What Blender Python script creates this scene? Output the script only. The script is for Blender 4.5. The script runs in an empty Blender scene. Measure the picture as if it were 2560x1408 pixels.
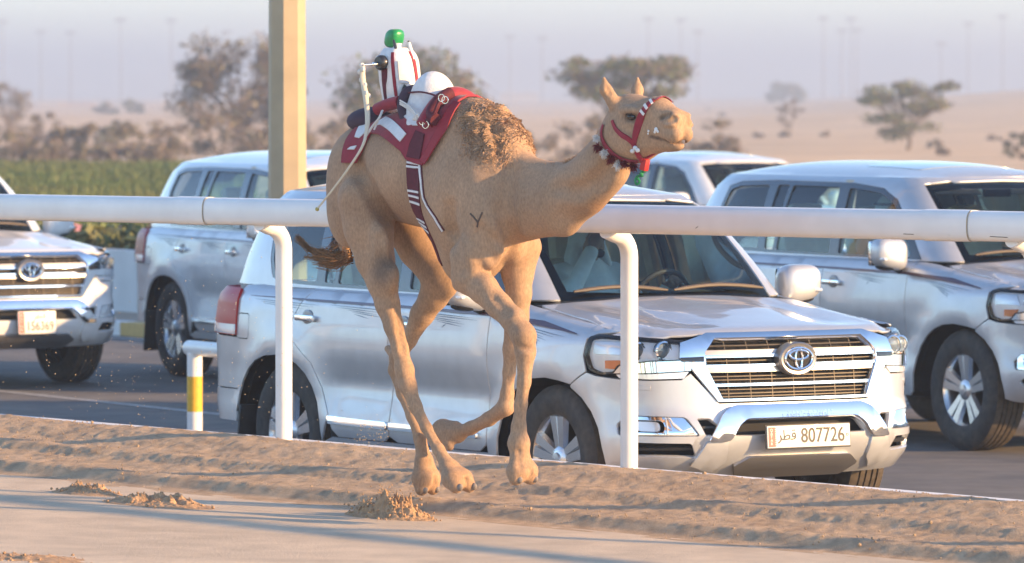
import bpy, bmesh, math, random
import numpy as np
from mathutils import Vector, Matrix, Euler, noise as mnoise
from mathutils.geometry import delaunay_2d_cdt

R = math.radians
HAZE = 0.0011
sc = bpy.context.scene
col = sc.collection
random.seed(7)
rng = np.random.default_rng(7)

# ------------------------------------------------------------------ camera
FPX, HOR, CAMH = 14000.0, 240.0, 2.30          # focal length in photo pixels, horizon row, eye height
PITCH = math.atan((704.0 - HOR) / FPX)
cam_d = bpy.data.cameras.new('camera')
cam_d.sensor_width = 36.0
cam_d.lens = FPX / 2560.0 * 36.0
cam_d.clip_start = 0.5
cam_d.clip_end = 9000.0
cam_d.dof.use_dof = True
cam_d.dof.focus_distance = 26.6
cam_d.dof.aperture_fstop = 5.6
cam = bpy.data.objects.new('camera', cam_d)
cam.location = (0, 0, CAMH)
cam.rotation_euler = (math.pi / 2 - PITCH, 0, 0)
col.objects.link(cam)
sc.camera = cam

# ------------------------------------------------------------------ sky and sun
SUN_EL, SUN_AZ = R(14.5), R(19.0)   # azimuth: degrees from +X (picture right) towards the camera
sdir = Vector((math.cos(SUN_EL) * math.cos(SUN_AZ), -math.cos(SUN_EL) * math.sin(SUN_AZ), math.sin(SUN_EL)))
w = bpy.data.worlds.new('World'); sc.world = w; w.use_nodes = True
nt = w.node_tree
bg = nt.nodes['Background']
sky = nt.nodes.new('ShaderNodeTexSky')
sky.sky_type = 'NISHITA'
sky.sun_disc = False
sky.sun_elevation = SUN_EL
sky.sun_rotation = math.atan2(sdir.x, sdir.y)
sky.air_density = 0.8
sky.dust_density = 0.1
sky.ozone_density = 2.0
nt.links.new(sky.outputs[0], bg.inputs[0])
bg.inputs[1].default_value = 0.15
sun_d = bpy.data.lights.new('sun', 'SUN')
sun_d.energy = 4.3
sun_d.angle = R(1.2)
sun_d.color = (1.0, 0.62, 0.28)
sun = bpy.data.objects.new('sun', sun_d)
sun.rotation_euler = (-sdir).to_track_quat('-Z', 'Y').to_euler()
sun.location = (30, -15, 20)
col.objects.link(sun)
vs = sc.view_settings
vs.view_transform = 'Standard'; vs.look = 'None'; vs.exposure = 1.42; vs.gamma = 1.0
vs.use_curve_mapping = False
cy = sc.cycles
cy.max_bounces = 10; cy.transparent_max_bounces = 16; cy.volume_bounces = 1
cy.use_denoising = True
cy.sample_clamp_indirect = 6.0

# ------------------------------------------------------------------ picking: photo pixel -> ray
_cp, _sp = math.cos(PITCH), math.sin(PITCH)
def ray(px, py):
    a = (px - 1280.0) / FPX; b = -(py - 704.0) / FPX
    return Vector((a, _cp + b * _sp, -_sp + b * _cp))
def at_depth(px, py, Y):
    d = ray(px, py); return Vector((0, 0, CAMH)) + d * (Y / d.y)
def at_height(px, py, z):
    d = ray(px, py); return Vector((0, 0, CAMH)) + d * ((z - CAMH) / d.z)

# ------------------------------------------------------------------ materials
MATS = {}
def _sock(n, *names):
    for k in names:
        if k in n.inputs: return n.inputs[k]
def mat(name, color, rough=0.5, metal=0.0, coat=0.0, var=0.0, vscale=8.0, bump=0.0, bscale=40.0, spec=None,
        col2=None, stretch=None, vdetail=6.0, attr=None, bdist=0.01, sheen=0.0):
    if name in MATS: return MATS[name]
    m = bpy.data.materials.new(name); m.use_nodes = True
    t = m.node_tree; b = t.nodes['Principled BSDF']
    c4 = (*color, 1.0)
    b.inputs['Base Color'].default_value = c4
    b.inputs['Roughness'].default_value = rough
    b.inputs['Metallic'].default_value = metal
    b.inputs['Coat Weight'].default_value = coat
    b.inputs['Coat Roughness'].default_value = 0.04
    if sheen: b.inputs['Sheen Weight'].default_value = sheen
    if spec is not None: b.inputs['Specular IOR Level'].default_value = spec
    need = var > 0 or bump > 0 or col2 is not None
    src = None
    if need:
        tc = t.nodes.new('ShaderNodeTexCoord'); vec = tc.outputs['Object']
        if stretch:
            mp = t.nodes.new('ShaderNodeMapping'); mp.inputs['Scale'].default_value = stretch
            t.links.new(vec, mp.inputs['Vector']); vec = mp.outputs[0]
    if attr:
        a = t.nodes.new('ShaderNodeAttribute'); a.attribute_name = attr
        src = a.outputs['Color']
        t.links.new(src, b.inputs['Base Color'])
    if var > 0 or col2 is not None:
        n = t.nodes.new('ShaderNodeTexNoise'); n.inputs['Scale'].default_value = vscale
        n.inputs['Detail'].default_value = vdetail; n.inputs['Roughness'].default_value = 0.62
        t.links.new(vec, n.inputs['Vector'])
        if col2 is not None:
            mr = t.nodes.new('ShaderNodeMapRange')
            mr.inputs['From Min'].default_value = 0.36; mr.inputs['From Max'].default_value = 0.64
            t.links.new(n.outputs['Fac'], mr.inputs['Value'])
            mx = t.nodes.new('ShaderNodeMix'); mx.data_type = 'RGBA'
            mx.inputs['A'].default_value = c4; mx.inputs['B'].default_value = (*col2, 1.0)
            t.links.new(mr.outputs[0], mx.inputs['Factor'])
            t.links.new(mx.outputs['Result'], b.inputs['Base Color']); src = mx.outputs['Result']
        if var > 0:
            n2 = t.nodes.new('ShaderNodeTexNoise'); n2.inputs['Scale'].default_value = vscale * 2.7
            n2.inputs['Detail'].default_value = vdetail
            t.links.new(vec, n2.inputs['Vector'])
            mr2 = t.nodes.new('ShaderNodeMapRange')
            mr2.inputs['From Min'].default_value = 0.3; mr2.inputs['From Max'].default_value = 0.7
            mr2.inputs['To Min'].default_value = 1.0 - var; mr2.inputs['To Max'].default_value = 1.0 + var
            t.links.new(n2.outputs['Fac'], mr2.inputs['Value'])
            mu = t.nodes.new('ShaderNodeMix'); mu.data_type = 'RGBA'; mu.blend_type = 'MULTIPLY'
            mu.inputs['Factor'].default_value = 1.0
            if src is not None: t.links.new(src, mu.inputs['A'])
            else: mu.inputs['A'].default_value = c4
            t.links.new(mr2.outputs[0], mu.inputs['B'])
            t.links.new(mu.outputs['Result'], b.inputs['Base Color'])
    if bump > 0:
        n3 = t.nodes.new('ShaderNodeTexNoise'); n3.inputs['Scale'].default_value = bscale
        n3.inputs['Detail'].default_value = 8.0; n3.inputs['Roughness'].default_value = 0.7
        t.links.new(vec, n3.inputs['Vector'])
        bp = t.nodes.new('ShaderNodeBump'); bp.inputs['Strength'].default_value = bump
        bp.inputs['Distance'].default_value = bdist
        t.links.new(n3.outputs['Fac'], bp.inputs['Height']); t.links.new(bp.outputs[0], b.inputs['Normal'])
    MATS[name] = m
    return m

def glass_mat(name, tint, refl=1.0, ior=1.5, rough=0.0, dens=0.0):
    if name in MATS: return MATS[name]
    m = bpy.data.materials.new(name); m.use_nodes = True
    t = m.node_tree; t.nodes.remove(t.nodes['Principled BSDF']); out = t.nodes['Material Output']
    tr = t.nodes.new('ShaderNodeBsdfTransparent'); tr.inputs[0].default_value = (*tint, 1)
    gl = t.nodes.new('ShaderNodeBsdfGlossy'); gl.inputs['Roughness'].default_value = rough
    gl.inputs[0].default_value = (refl, refl, refl, 1)
    fr = t.nodes.new('ShaderNodeFresnel'); fr.inputs[0].default_value = ior
    mx = t.nodes.new('ShaderNodeMixShader')
    t.links.new(fr.outputs[0], mx.inputs[0]); t.links.new(tr.outputs[0], mx.inputs[1]); t.links.new(gl.outputs[0], mx.inputs[2])
    t.links.new(mx.outputs[0], out.inputs[0])
    MATS[name] = m
    return m

# ------------------------------------------------------------------ mesh helpers
def link(o, parent=None):
    col.objects.link(o)
    if parent is not None: o.parent = parent
    return o
def mesh_obj(name, verts, faces, m, parent=None, smooth=False, normals=None, mats=None, fmat=None):
    me = bpy.data.meshes.new(name)
    me.from_pydata([tuple(v) for v in verts] if not isinstance(verts, np.ndarray) else verts.tolist(), [], faces if not isinstance(faces, np.ndarray) else faces.tolist())
    me.update()
    if mats:
        for x in mats: me.materials.append(x)
        me.polygons.foreach_set('material_index', fmat)
    elif m is not None: me.materials.append(m)
    if smooth or normals is not None:
        me.polygons.foreach_set('use_smooth', [True] * len(me.polygons))
    if normals is not None:
        me.normals_split_custom_set_from_vertices([tuple(n) for n in normals])
    o = bpy.data.objects.new(name, me)
    return link(o, parent)
def empty(name, loc=(0, 0, 0), rz=0.0):
    o = bpy.data.objects.new(name, None); o.empty_display_size = 0.2
    o.location = loc; o.rotation_euler = (0, 0, rz)
    return link(o)
def tag(o, label=None, cat=None, group=None, kind=None):
    if label: o['label'] = label
    if cat: o['category'] = cat
    if group: o['group'] = group
    if kind: o['kind'] = kind
    return o
def copy_tree(o, parent=None):
    c = o.copy(); col.objects.link(c); c.parent = parent
    for ch in list(o.children): copy_tree(ch, c)
    return c

class MB:
    """collects primitive shapes into one mesh"""
    def __init__(s): s.v = []; s.f = []
    def add(s, v, f):
        n = len(s.v); s.v += [tuple(p) for p in v]; s.f += [tuple(i + n for i in q) for q in f]; return s
    def box(s, c, size, rot=None, bev=0.0):
        bm = bmesh.new(); bmesh.ops.create_cube(bm, size=1.0)
        for v in bm.verts: v.co = Vector((v.co.x * size[0], v.co.y * size[1], v.co.z * size[2]))
        if bev > 0: bmesh.ops.bevel(bm, geom=list(bm.edges), offset=bev, segments=2, affect='EDGES', profile=0.6)
        M = (rot.to_matrix() if isinstance(rot, Euler) else rot) if rot is not None else Matrix.Identity(3)
        bm.verts.ensure_lookup_table()
        vs_ = [M @ v.co + Vector(c) for v in bm.verts]; fs = [[v.index for v in f.verts] for f in bm.faces]
        bm.free(); return s.add(vs_, fs)
    def tube(s, pts, rad, n=10, cap=True, sx=1.0, up=None):
        pts = [Vector(p) for p in pts]; k = len(pts)
        rads = rad if hasattr(rad, '__len__') else [rad] * k
        vs_ = []; fs = []
        prev = None
        for i, p in enumerate(pts):
            t_ = (pts[min(i + 1, k - 1)] - pts[max(i - 1, 0)]).normalized()
            if prev is None:
                ref = Vector(up) if up is not None else (Vector((0, 0, 1)) if abs(t_.z) < 0.9 else Vector((1, 0, 0)))
                a = ref - t_ * ref.dot(t_); a.normalize()
            else:
                a = prev - t_ * prev.dot(t_); a.normalize()
            prev = a; b = t_.cross(a)
            for j in range(n):
                an = 2 * math.pi * j / n
                vs_.append(p + a * (math.cos(an) * rads[i]) + b * (math.sin(an) * rads[i] * sx))
        for i in range(k - 1):
            for j in range(n):
                fs.append((i * n + j, i * n + (j + 1) % n, (i + 1) * n + (j + 1) % n, (i + 1) * n + j))
        if cap: fs.append(tuple(range(n - 1, -1, -1))); fs.append(tuple((k - 1) * n + j for j in range(n)))
        return s.add(vs_, fs)
    def lathe(s, prof, c=(0, 0, 0), axis='Z', n=24, closed=False):
        vs_ = []; fs = []
        for (r, h) in prof:
            for j in range(n):
                a = 2 * math.pi * j / n
                x, y = r * math.cos(a), r * math.sin(a)
                p = {'Z': (x, y, h), 'Y': (x, h, y), 'X': (h, x, y)}[axis]
                vs_.append((p[0] + c[0], p[1] + c[1], p[2] + c[2]))
        k = len(prof)
        for i in range(k if closed else k - 1):
            i2 = (i + 1) % k
            for j in range(n):
                fs.append((i * n + j, i * n + (j + 1) % n, i2 * n + (j + 1) % n, i2 * n + j))
        return s.add(vs_, fs)
    def ell(s, c, r, n=16, m=10, rot=None):
        vs_ = []; fs = []
        M = rot.to_matrix() if rot is not None else Matrix.Identity(3)
        for i in range(m + 1):
            th = math.pi * i / m
            for j in range(n):
                a = 2 * math.pi * j / n
                vs_.append(M @ Vector((r[0] * math.sin(th) * math.cos(a), r[1] * math.sin(th) * math.sin(a), r[2] * math.cos(th))) + Vector(c))
        for i in range(m):
            for j in range(n):
                fs.append((i * n + j, (i + 1) * n + j, (i + 1) * n + (j + 1) % n, i * n + (j + 1) % n))
        return s.add(vs_, fs)
    def wide(s, k):
        s.v = [(x, y * k, z) for x, y, z in s.v]; return s
    def build(s, name, m, parent=None, smooth=True, angle=40):
        o = mesh_obj(name, s.v, s.f, m, parent, smooth=smooth)
        me = o.data
        bm = bmesh.new(); bm.from_mesh(me)
        bmesh.ops.remove_doubles(bm, verts=bm.verts, dist=1e-5)
        bmesh.ops.recalc_face_normals(bm, faces=bm.faces)
        if smooth:
            ca = math.radians(angle)
            for e in bm.edges:
                if len(e.link_faces) == 2 and e.calc_face_angle(0) > ca: e.smooth = False
        bm.to_mesh(me); bm.free()
        return o

def catmull(pts, per=8, closed=False):
    P = [Vector(p) for p in pts]; n = len(P); out = []
    rngi = range(n if closed else n - 1)
    for i in rngi:
        if closed: p0, p1, p2, p3 = P[i - 1], P[i], P[(i + 1) % n], P[(i + 2) % n]
        else: p0, p1, p2, p3 = P[max(i - 1, 0)], P[i], P[i + 1], P[min(i + 2, n - 1)]
        for j in range(per):
            t = j / per
            out.append(0.5 * ((2 * p1) + (p2 - p0) * t + (2 * p0 - 5 * p1 + 4 * p2 - p3) * t * t + (3 * p1 - p0 - 3 * p2 + p3) * t ** 3))
    if not closed: out.append(P[-1])
    return out

def vnoise2(x, y, seed=0):
    """value noise on arrays"""
    xi = np.floor(x).astype(np.int64); yi = np.floor(y).astype(np.int64)
    xf = x - xi; yf = y - yi
    u = xf * xf * (3 - 2 * xf); v = yf * yf * (3 - 2 * yf)
    def h(a, b):
        n = (a * 374761393 + b * 668265263 + seed * 974711) & 0x7fffffff
        n = ((n ^ (n >> 13)) * 1274126177) & 0x7fffffff
        return ((n ^ (n >> 16)) & 0xffff) / 65535.0
    return (h(xi, yi) * (1 - u) + h(xi + 1, yi) * u) * (1 - v) + (h(xi, yi + 1) * (1 - u) + h(xi + 1, yi + 1) * u) * v
def fbm2(x, y, oct=5, seed=0, gain=0.5):
    s = np.zeros_like(x, dtype=float); a = 1.0; tot = 0.0; f = 1.0
    for o in range(oct):
        s += a * (vnoise2(x * f, y * f, seed + o * 17) - 0.5); tot += a; a *= gain; f *= 2.03
    return s / tot
def grid_faces(nu, nv):
    i = np.arange(nu - 1)[:, None] * nv + np.arange(nv - 1)[None, :]
    i = i.ravel()
    return np.stack([i, i + nv, i + nv + 1, i + 1], 1)
# ================================================================== ground, road, track
RD = Vector((.743, -.669, 0)).normalized(); RNm = Vector((-RD.y * -1, 0, 0))
RNm = Vector((-.669, -.743, 0)).normalized()          # across the rail, towards the camera
RP = Vector((.563, 27.0, 0))                          # a point under the rail
def rail_pt(s, t, z): return RP + RD * s + RNm * t + Vector((0, 0, z))
SLOPE = .0195                                         # the track falls gently along its length
TRZ = .313                                            # level of the race track
RAILZ = 1.706
sand_far = mat('desert_sand', (.66, .46, .27), .95, var=.22, vscale=.05, col2=(.54, .37, .21), vdetail=10, bump=.3, bscale=1.5, bdist=.2)
sand_track = mat('raked_sand', (.60, .47, .33), .92, var=.12, vscale=1.6, col2=(.52, .41, .29), vdetail=9, bump=.55, bscale=60, bdist=.010)
sand_berm = mat('loose_sand', (.56, .40, .255), .95, var=.22, vscale=5, col2=(.45, .315, .20), vdetail=10, bump=1.0, bscale=110, bdist=.014)
asphalt = mat('asphalt', (.105, .100, .098), .85, var=.16, vscale=1.2, col2=(.17, .150, .128), vdetail=10, bump=.5, bscale=120, bdist=.008)

# desert: one sheet to the horizon, gently rising far away
ys = np.concatenate([np.linspace(-40, 100, 30), np.geomspace(104, 5200, 90)])
xs = np.linspace(-1, 1, 90)
Yg, Xg = np.meshgrid(ys, xs, indexing='ij')
half = 60 + np.abs(Yg) * .55
Xw = Xg * half
hz = np.clip((Yg - 110) / 500, 0, 1)
Zg = -.02 + hz * (1.5 * fbm2(Xw / 60, Yg / 90, 4, 3) + .5 * fbm2(Xw / 14, Yg / 22, 3, 9))
Zg += np.clip((Yg - 250) / 500, 0, 1) * 2.4 * np.clip((Xw / np.maximum(Yg, 1) - .035) / .05, 0, 1.3)
Zg += np.clip((Yg - 900) / 3000, 0, 1) * 1.5
tag(mesh_obj('desert_ground', np.stack([Xw, Yg, Zg], -1).reshape(-1, 3), grid_faces(len(ys), len(xs)), sand_far, smooth=True), kind='structure')

# road
TH = R(30.5); HD = Vector((math.sin(TH), -math.cos(TH), 0)); HL = Vector((math.cos(TH), math.sin(TH), 0))
RO = Vector((1.019, 29.84, 0))
def road_pt(a, l, z): return RO + HD * a + HL * l + Vector((0, 0, z))     # a along the driving direction, l to its left
L1 = 8.0
tag(mesh_obj('road', [road_pt(a, l, 0.0) for a in np.linspace(-130, 40, 60) for l in (-6, -3, 0, 3, 6, 9, L1)], grid_faces(60, 7), asphalt), kind='structure')
# dusty road edge beside the white kerb
m_dust = mat('sand_drift', (.46, .34, .235), .95, var=.2, vscale=3, bump=.6, bscale=60)
rr = random.Random(3)
v = []; 
for i in range(200):
    s = -16 + i * .12
    v += [rail_pt(s, -.5, .004), rail_pt(s, -1.05 - .35 * mnoise.noise((s * .7, 1, 2)) - .08 * mnoise.noise((s * 5, 3, 2)), .004)]
tag(mesh_obj('sand_drift', v, grid_faces(200, 2), m_dust), kind='structure')
# faint lane line far left
lane = mat('lane_paint', (.36, .35, .33), .8, var=.4, vscale=6)
for l, a0, a1 in ((2.65, -40, -9.5), (L1 - .25, -70, -4)):
    tag(mesh_obj('lane_line', [road_pt(a, l + e, .004) for a in np.linspace(a0, a1, 20) for e in (-.05, .05)], grid_faces(20, 2), lane), kind='structure')

# race track and the sand bank under the rail
def bank(t):
    T = [-1.0, -.48, -.40, -.22, -.08, .05, .22, .34, .41, .46, .54, .70, .80, .87, .92, 1.00, 1.05, 1.3]
    Z = [.02, .06, .36, .475, .497, .482, .438, .420, .432, .425, .388, .368, .362, .374, .366, .320, .313, .313]
    return np.interp(t, T, Z)
sa = np.arange(-6.4, 5.0, .014); ta = np.arange(-.46, 1.16, .014)
Sg, Tg = np.meshgrid(sa, ta, indexing='ij')
wob = .05 * fbm2(Sg * .8, Tg * .3, 3, 5) + .03 * fbm2(Sg * 3, Tg * 1.5, 3, 8)
Zb = bank(Tg + wob)
msk = sstep_ = np.clip((Zb - .318) / .06, 0, 1)
rough = fbm2(Sg * 12, Tg * 15, 4, 21, .65)
lump = np.clip(fbm2(Sg * 22, Tg * 22, 2, 33) - .12, 0, 1)
Zb = Zb + msk * (.014 * rough + .014 * lump + .024 * fbm2(Sg * 1.3, Tg * 2.0, 3, 41)) + .007 * fbm2(Sg * 34, Tg * 34, 3, 55, .65) * msk - SLOPE * Sg
P = np.array(RP)[None, None] + Sg[..., None] * np.array(RD) + Tg[..., None] * np.array(RNm)
P[..., 2] = Zb
edge = Tg > 1.14; P[..., 2] = np.where(edge, TRZ - .01 - SLOPE * Sg, P[..., 2])
tag(mesh_obj('sand_bank', P.reshape(-1, 3), grid_faces(len(sa), len(ta)), sand_berm, smooth=True), kind='structure')
for s0, s1 in ((-60, -6.38), (4.98, 24)):
    n = 60; ss = np.linspace(s0, s1, n); tt = np.linspace(-.46, 1.16, 40)
    Sg, Tg = np.meshgrid(ss, tt, indexing='ij'); P = np.array(RP)[None, None] + Sg[..., None] * np.array(RD) + Tg[..., None] * np.array(RNm)
    P[..., 2] = np.where(Tg > 1.14, TRZ - .01, bank(Tg) + .02 * fbm2(Sg * 4, Tg * 8, 3, 2)) - SLOPE * np.clip(Sg, -6.39, 4.99)
    tag(mesh_obj('sand_bank', P.reshape(-1, 3), grid_faces(n, 40), sand_berm, smooth=True), kind='structure')
# track surface
sa = np.concatenate([np.linspace(-60, -7, 20), np.arange(-6.9, 5.5, .05), np.linspace(5.6, 24, 12)]); ta = np.concatenate([np.arange(1.06, 5.2, .05), np.linspace(5.4, 16, 14)])
Sg, Tg = np.meshgrid(sa, ta, indexing='ij'); P = np.array(RP)[None, None] + Sg[..., None] * np.array(RD) + Tg[..., None] * np.array(RNm)
tr = .0025 * fbm2(Sg * 1.2, Tg * 5, 4, 77) + .003 * fbm2(Sg * 7, Tg * 9, 3, 78)
foot = np.clip(fbm2(Sg * 2.2, Tg * 3.0, 4, 79) - .05, 0, 1) * .16 * np.clip((Tg - 3.0) / .5, 0, 1) * np.clip((-2.2 - Sg) / .8, 0, 1)
P[..., 2] = TRZ + tr - foot - SLOPE * np.clip(Sg, -6.39, 4.99)
tag(mesh_obj('race_track', P.reshape(-1, 3), grid_faces(len(sa), len(ta)), sand_track, smooth=True), kind='structure')
# white kerb behind the bank
wh = mat('white_plastic', (.79, .78, .76), .36, coat=.2, var=.06, vscale=2.2, vdetail=9, bump=.03, bscale=12)
kerb_m = mat('white_kerb_paint', (.74, .73, .71), .6, var=.06, vscale=4)
for k in range(15):
    s0 = -16.5 + k * 2.5
    a = [rail_pt(s0 + .006, -.47, -.02), rail_pt(s0 + 2.494, -.47, -.02), rail_pt(s0 + 2.494, -.56, -.02), rail_pt(s0 + .006, -.56, -.02)]
    b = [p + Vector((0, 0, .452 + .02 - SLOPE * (s0 if i in (0, 3) else s0 + 2.5))) for i, p in enumerate(a)]
    o = mesh_obj('kerb_board', a + b, [(0, 3, 2, 1), (4, 5, 6, 7), (0, 1, 5, 4), (1, 2, 6, 5), (2, 3, 7, 6), (3, 0, 4, 7)], kerb_m, None)
    if k == 0: KERB = empty('white_kerb', rail_pt(-14, -.5, 0)); tag(KERB, 'low white board kerb standing behind the sand bank', 'kerb')
    o.parent = KERB; o.matrix_parent_inverse = Matrix.Translation(-KERB.location)

# clods on the bank: loose lumps
def clod_mesh(seed, r=1.0, sub=1):
    bm = bmesh.new(); bmesh.ops.create_icosphere(bm, subdivisions=sub, radius=r)
    for v_ in bm.verts:
        n = mnoise.noise(v_.co * 1.7 + Vector((seed * 7.3, 0, 0))) * .45 + mnoise.noise(v_.co * 4 + Vector((0, seed * 3.1, 0))) * .2
        v_.co *= 1 + n
    vs_ = np.array([tuple(v_.co) for v_ in bm.verts]); fs = np.array([[v_.index for v_ in f.verts] for f in bm.faces]); bm.free()
    return vs_, fs
CL = [clod_mesh(i) for i in range(8)]; CL2 = [clod_mesh(i + 20, 1, 2) for i in range(8)]
def clods(name, items, m, parent=None, lib=CL):
    V = []; Fc = []; n = 0
    for (p, r, sd) in items:
        v_, f_ = lib[sd % 8]
        a = sd * 1.3; c_, s_ = math.cos(a), math.sin(a)
        q = v_ @ np.array([[c_, s_, 0], [-s_, c_, 0], [0, 0, 1]]) * r + np.array(p)
        V.append(q); Fc.append(f_ + n); n += len(q)
    return mesh_obj(name, np.concatenate(V), np.concatenate(Fc), m, parent, smooth=True)
items = []
r_ = random.Random(11)
for i in range(2200):
    s = r_.uniform(-5.6, 4.2); t = r_.choice([-.1, .0, .15, .42, .46, .84, .88, .9]) + r_.gauss(0, .10); t = min(max(t, -.2), 1.08)
    rad = .002 + .0035 * r_.random() ** 3 + (.006 if r_.random() < .008 else 0)
    z = float(bank(t)) - SLOPE * s + rad * .3
    items.append((rail_pt(s, t, z), rad, i))
tag(clods('sand_clods', items, sand_berm), 'crumbs and clods of loose sand strewn along the bank', 'sand', kind='stuff')
# heaps thrown on the track by hooves
def heap(name, px, py, L, W, Hh, n, label, up=0.0, seed=1):
    """a low crumbly mound: a bumpy skirt of sand with loose crumbs"""
    c = at_height(px, py, TRZ); s_c = (c - RP).dot(RD); zc = TRZ - SLOPE * s_c; c = at_height(px, py, zc); rr_ = random.Random(seed); it = []
    aa = np.linspace(-1.3, 1.3, 150); A_, B_ = np.meshgrid(aa, aa, indexing='ij')
    def hfun(A_, B_):
        r2 = A_ ** 2 + B_ ** 2
        q = .45 + 1.5 * fbm2(A_ * 3.2 + seed * 9, B_ * 2.2, 4, seed, .6) + .9 * np.clip(fbm2(A_ * 11 + seed, B_ * 7, 3, seed + 3), 0, 1)
        return Hh * np.exp(-2.6 * r2 ** 1.2) * np.clip(q, -.1, 2) - .006 - .02 * np.clip(r2 - .9, 0, 1)
    Z_ = hfun(A_, B_)
    P_ = np.array(c)[None, None] + A_[..., None] * L * np.array(RD) + B_[..., None] * W * np.array(RNm)
    P_[..., 2] = zc - SLOPE * A_ * L + Z_
    root = empty(name, c); tag(root, label, 'sand')
    ts_ = mat('turned_sand', (.46, .29, .165), .95, var=.25, vscale=9, bump=.9, bscale=90)
    under(mesh_obj('mound', P_.reshape(-1, 3), grid_faces(150, 150), ts_, smooth=True), root)
    for i in range(n):
        a = rr_.gauss(0, .45); b = rr_.gauss(0, .45)
        if a * a + b * b > 1.3: continue
        p = c + RD * (a * L) + RNm * (b * W)
        rad = (.0015 + .006 * rr_.random() ** 3.5) * (1 + Hh * 1.5)
        it.append((Vector((p.x, p.y, zc - SLOPE * a * L + max(float(hfun(np.array(a), np.array(b))), 0) + rad * .3)), rad, i))
    for i in range(int(up)):
        a = rr_.gauss(.0, .45); b = rr_.gauss(0, .5); q = abs(rr_.gauss(0, .5))
        p = c + RD * (a * L) + RNm * (b * W) + Vector((0, 0, .02 + q * .16))
        it.append((p, rr_.uniform(.0015, .008) * (1.2 - min(q, 1)), i + 3))
    o = under(clods('crumbs', it, ts_, lib=CL2), root); o['kind'] = 'stuff'
    return root
def under(o, par):
    o.parent = par; o.matrix_parent_inverse = Matrix.Translation(-par.location); return o
heap('sand_heap', 395, 1258, .34, .16, .085, 260, 'long low heap of kicked-up sand on the smooth track', seed=2)
heap('sand_heap', 218, 1228, .20, .11, .065, 120, 'small heap of kicked-up sand beside the bank, furthest behind the camel', seed=3)
heap('sand_splash', 975, 1292, .27, .13, .19, 420, 'burst of brown sand thrown up behind the camel hooves', up=160, seed=4)
heap('sand_heap', 60, 1398, .5, .26, .03, 160, 'patch of trodden sand at the track edge, away from the bank', seed=5)
# grains in the air
r_ = random.Random(5); it = []
for i in range(420):
    px = r_.gauss(420, 230); py = r_.gauss(900, 130)
    if py > 1060 or px < 0: continue
    it.append((at_depth(px, py, r_.uniform(24.5, 27)), r_.uniform(.0010, .0026), i))
for i in range(160):
    it.append((at_depth(r_.gauss(930, 25), r_.gauss(1095, 30), r_.uniform(25.6, 26.6)), r_.uniform(.001, .0028), i))
tag(clods('flying_sand', it, mat('flying_sand', (.62, .45, .27), .9)), 'fine grains of sand flying in the air', 'sand', kind='stuff')

# ================================================================== racing rail
RAIL = empty('racing_rail', rail_pt(0, -.12, .5))
tag(RAIL, 'white plastic racing rail on curved posts along the sand track', 'rail')
def under(o, par):
    o.parent = par; o.matrix_parent_inverse = Matrix.Translation(-par.location); return o
def rail_piece(name, s0, s1, k=1.0):
    prof = []
    for i in range(28):
        a = 2 * math.pi * i / 28
        c_, s_ = math.cos(a), math.sin(a)
        t = math.copysign(abs(c_) ** .62, c_) * .060 * k; z = math.copysign(abs(s_) ** .72, s_) * .070 * k
        prof.append((t, z))
    n = len(prof); st = np.linspace(s0, s1, 14)
    v = [rail_pt(s, t, RAILZ + z) for s in st for t, z in prof]
    f = [(i * n + j, i * n + (j + 1) % n, (i + 1) * n + (j + 1) % n, (i + 1) * n + j) for i in range(len(st) - 1) for j in range(n)]
    f += [tuple(range(n)), tuple(range((len(st) - 1) * n, len(st) * n))[::-1]]
    mb = MB(); mb.add(v, f); return under(mb.build(name, wh, None, angle=50), RAIL)
def s_of(px):       # rail coordinate of a photo column
    d = ray(px, 540); # solve RP+RD*s on the ray plane
    k = d.x / d.y; return (k * RP.y - RP.x) / (RD.x - k * RD.y)
j1, j2 = s_of(527), s_of(2437)
LS = j2 - j1
for k in range(-3, 4): rail_piece('rail_section', j1 + k * LS + .003, j1 + (k + 1) * LS - .003)
rail_piece('rail_sleeve', j1 - .22, j1 - .001, 1.05); rail_piece('rail_sleeve', j2 - .27, j2 - .001, 1.05)
seam = mat('seam_dirt', (.42, .34, .24), .8)
for j in (j1, j2):
    mb = MB(); n = 28; pts = []
    for i in range(n):
        a = 2 * math.pi * i / n; c_, s_ = math.cos(a), math.sin(a)
        pts.append(rail_pt(j + .001, math.copysign(abs(c_) ** .62, c_) * .0632, RAILZ + math.copysign(abs(s_) ** .72, s_) * .0737))
    tube_ring_ = pts
    v = []; f = []
    for p in pts: v += [p - RD * .0035, p + RD * .0035]
    f = [(2 * i, 2 * ((i + 1) % n), 2 * ((i + 1) % n) + 1, 2 * i + 1) for i in range(n)]
    under(mesh_obj('seam', v, f, seam), RAIL)
p1, p2 = s_of(708 - 57), s_of(1574 - 58)
sp = p2 - p1
for s in [p1 - sp * k - .5 for k in range(1, 6)] + [p1, p2] + [p2 + sp * k + .1 for k in range(1, 7)]:
    pts = [rail_pt(s, -.17, .2), rail_pt(s, -.17, .6), rail_pt(s, -.17, 1.2), rail_pt(s, -.17, 1.47)]
    for a in np.linspace(0, 85, 8):
        a = R(a); pts.append(rail_pt(s, -.17 + .115 * (1 - math.cos(a)), 1.515 + .115 * math.sin(a)))
    pts.append(rail_pt(s, .0, 1.632 + .02))
    mb = MB().tube(pts, .043, 16, up=RD, sx=1.0)
    under(mb.build('post', wh, None), RAIL)
scuff = mat('scuff_dark', (.12, .10, .085), .8)
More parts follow.
